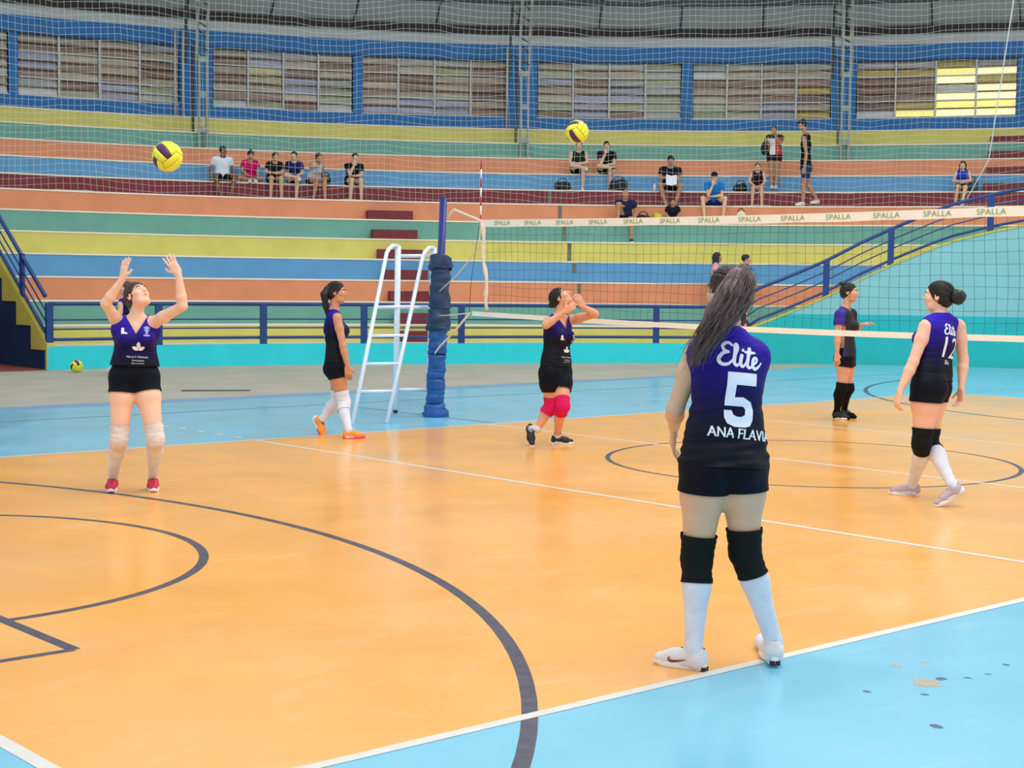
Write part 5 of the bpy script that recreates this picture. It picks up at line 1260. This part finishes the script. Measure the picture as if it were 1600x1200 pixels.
r_, h_ = seated('man in a black T-shirt reading a sheet of paper', 1047, 298, 7, dict(sex='m', skin=tan2, shirt=shirt((26, 28, 34)), shorts=shorts(black, .75), shoes=sh_dark, hair=hs(), w=1.05, group=G1), legs='wide', arms='read', nod=-.35, lean=.10, s=1.04)
pp = on_row(1049, 285, 23.95, 4.08); rr_ = basis(1047, 298, 24.5, 3.84)
V = [pp + rr_[2] * a * .13 + UPV * b * .12 + rr_[1] * (-.02 * b) for a, b in ((-1, -1), (0, -1.2), (1, -.9), (1, 1), (0, .8), (-1, 1.1))]; V += [v - rr_[1] * .003 for v in V]
tag(mk('paper_sheet', V, [(0, 1, 4, 5), (1, 2, 3, 4), (11, 10, 7, 6), (10, 9, 8, 7), (0, 6, 7, 1), (1, 7, 8, 2), (2, 8, 9, 3), (3, 9, 10, 4), (4, 10, 11, 5), (5, 11, 6, 0)], mat('white_paper', rgb(236, 240, 248), .7), None, loc=pp), 'white sheet of paper held by the man in the black T-shirt', 'paper')
seated('boy in black sitting cross-legged on the green row below the reading man', 1052, 344, 5, dict(skin=tan2, shirt=shirt((22, 30, 40)), shorts=shorts((80, 30, 34), .5), shoes=sh_white, barefoot=True, hair=hs()), legs='tailor', arms='lap', s=.72, lean=.04, back=.32)
seated('man in a bright blue T-shirt and dark cap with a hand at his face', 1115, 322, 6, dict(sex='m', skin=tan3, shirt=shirt((20, 122, 200)), shorts=shorts((36, 34, 110), .6), shoes=sh_dark, hair=dict(kind='cap', mat=m_hairb, capmat=cl((28, 32, 52), 'cap_cloth'))), legs='squat', arms='chin', lean=.18, s=.93)
seated('girl in a black and red sports top with hands on her knees', 1183, 298, 7, dict(skin=tan3, shirt=shirt((44, 20, 30), 'tank', hem=.10), shorts=shorts((150, 28, 52), .3), shoes=dict(mat=cl((214, 150, 176), 'pink_shoe_mesh'), sole=m_solew), hair=dict(kind='bun', mat=m_hairbr), group=G1), legs='down', arms='knees', lean=.10, s=.86)
seated('girl in a royal blue top with folded arms, alone near the ramp railing', 1503, 298, 7, dict(skin=tan3, shirt=shirt((20, 62, 190), 'tank', hem=.14), shorts=shorts((66, 64, 58), .5), shoes=sh_white, hair=dict(kind='long', mat=m_hairb), group=G1), legs='stretch', arms='crossed', lean=.02, s=.88)

def std(label, t0, j, F, o, z=0.0, **k):
    J = pose(t0, {a: b for a, b in j.items() if a[:3] not in ('toe', 'hee')}, F); J['base'] = np.array([J['pel'][0], J['pel'][1], z])
    for s in 'LR':
        A_ = J['an' + s]; J['heel' + s] = A_ - F * .058 - UPV * .085; J['toe' + s] = J['heel' + s] + F * .25
    J['hf'] = k.get('hf', F); J.update({a: b for a, b in k.items() if a in ('PF',)})
    o.setdefault('vox', .0105); return figure('person', label, J, o)
# woman standing in a black, red and white shirt
m_split = colour_split('white_red_black_shirt_cloth', RT, rgb(226, 226, 226), rgb(206, 24, 34), rgb(26, 22, 26), 1.34)
tw = 38.45; Fw = face_dir(-8)
std('woman standing in a white, red and black shirt with a hand at her mouth', tw, dict(pel=(1210, 244), nek=(1211, 212), hed=(1209, 203, -.04), elL=(1219, 225, -.12), wrL=(1210, 211, -.25), elR=(1199, 232, 0), wrR=(1199, 222, -.12), knL=(1214, 268), knR=(1205, 268), anL=(1212, 290), anR=(1206, 290)), Fw,
    dict(skin=tan2, fat=1.05, shirt=dict(kind='tee', mat=m_split, hem=.02, loose=.02), shorts=shorts(black, .3), shoes=sh_white, hair=hs('bun', bun=(0, -.1, .03, .035))), z=3.84)
b0 = at(1194.5, 232, tw - .1)
V, F = sphere((0, 0, 0), 1, 12, 8)
bg_ = tag(empty('shoulder_bag', b0), 'small black bag hanging from the hand of the standing woman', 'bag')
mk('body', np.array(V) * [.09, .09, .17] + b0, F, m_bag, bg_, True)
mk('strap', *tube([b0 + [0, 0, .15], b0 + [.03, .02, .24], b0 + [.08, -.04, .2], b0 + [0, 0, .12]], .012, 6), m_bag, bg_, True)
tm_ = 37.6; Fm = face_dir(-78)
std('tall man in a black tank top and dark cap walking left along the stand', tm_, dict(pel=(1259, 262), nek=(1259, 210), hed=(1254, 195), shL=(1256, 216, -.16), shR=(1263, 216, .16), elL=(1260, 240, -.24), wrL=(1257, 262, -.28), elR=(1264, 240, .2), wrR=(1260, 258, .12),
    knL=(1255, 290, -.05), knR=(1263, 290, .08), anL=(1254, 316, -.03), anR=(1277, 313, .08)), Fm, dict(sex='m', S=1.08, skin=tan2, shirt=shirt((28, 28, 36), 'tank', hem=.0), shorts=shorts((48, 66, 116), .6), shoes=sh_white, barefoot=False, hair=dict(kind='cap', mat=m_hairb, capmat=cl((30, 34, 48), 'cap_cloth'))), z=3.39)
# three behind the rail
Fr = face_dir(80)
std('long-haired person in pink standing behind the railing', 33.1, dict(pel=(1119, 447), nek=(1119, 413), hed=(1121, 402, 0), elL=(1122, 430, .2), wrL=(1128, 440, .1), elR=(1117, 430, -.2), wrR=(1124, 441, -.15), knL=(1122, 476, .1), knR=(1120, 476, -.1), anL=(1122, 503, .1), anR=(1118, 503, -.08)), Fr,
    dict(S=.95, skin=tan2, shirt=shirt((232, 168, 190), 'tee'), shorts=shorts((70, 80, 120), .6), shoes=sh_white, hair=dict(kind='bob', mat=m_hairb)), z=.69)
std('short-haired person in navy behind the railing at the foot of the ramp', 33.3, dict(pel=(1166, 451), nek=(1167, 416), hed=(1166, 405, 0), elL=(1170, 433, .2), wrL=(1175, 444, .1), elR=(1168, 433, -.2), wrR=(1174, 444, -.15), knL=(1168, 478, .1), knR=(1167, 478, -.1), anL=(1168, 503, .1), anR=(1164, 503, -.08)), Fr,
    dict(sex='m', S=.94, skin=tan1, shirt=shirt((40, 44, 110), 'tee'), shorts=shorts((40, 44, 70), .7), shoes=sh_white, hair=hs()), z=.69)
std('small child with dark curly hair standing right behind the railing, low beside the navy shirt', 32.3, dict(pel=(1164, 516), nek=(1163, 501), hed=(1163, 491), elL=(1166, 509, .12), wrL=(1170, 513, .1), elR=(1165, 509, -.12), wrR=(1170, 513, -.1), knL=(1165, 524, .06), knR=(1164, 524, -.06), anL=(1165, 532, .06), anR=(1163, 532, -.06)), Fr,
    dict(S=.62, HS=1.25, skin=tan3, shirt=shirt((90, 50, 90), 'tee'), shorts=shorts((60, 60, 100), .6), shoes=sh_white, hair=dict(kind='bob', mat=m_hairb, rough=3.0)), z=.34)
# player half hidden behind the one with raised arms
J = feet(pose(24.9, dict(pel=(190, 533), nek=(192, 468), hed=(197, 450), shL=(188, 476, -.15), shR=(196, 475, .15), elL=(186, 508, -.2), wrL=(188, 532, -.22), elR=(198, 508, .2), wrR=(192, 530, .2), knL=(186, 556, -.05), knR=(197, 557, .08), heelL=(181, 582), toeL=(165, 581), heelR=(205, 580), toeR=(192, 582)), face_dir(-80)))
J['hf'] = face_dir(-70)
figure('person', 'player almost hidden behind the raised-arms player, one shoe showing at the turquoise wall', J, dict(vox=.0105, S=.97, skin=tan3, shirt=dict(kind='tank', jersey=True, mat=jersey(.82, 1.34), hem=.04, loose=.015), shorts=dict(mat=m_short, len=.26, loose=.012, top=.12),
    socks=dict(mat=m_sockw, top=.12), pads=dict(mat=m_sockw, up=.08, dn=.08), shoes=sh_white, hair=dict(kind='bun', mat=m_hairbr, bun=(0, -.12, .02, .04))))
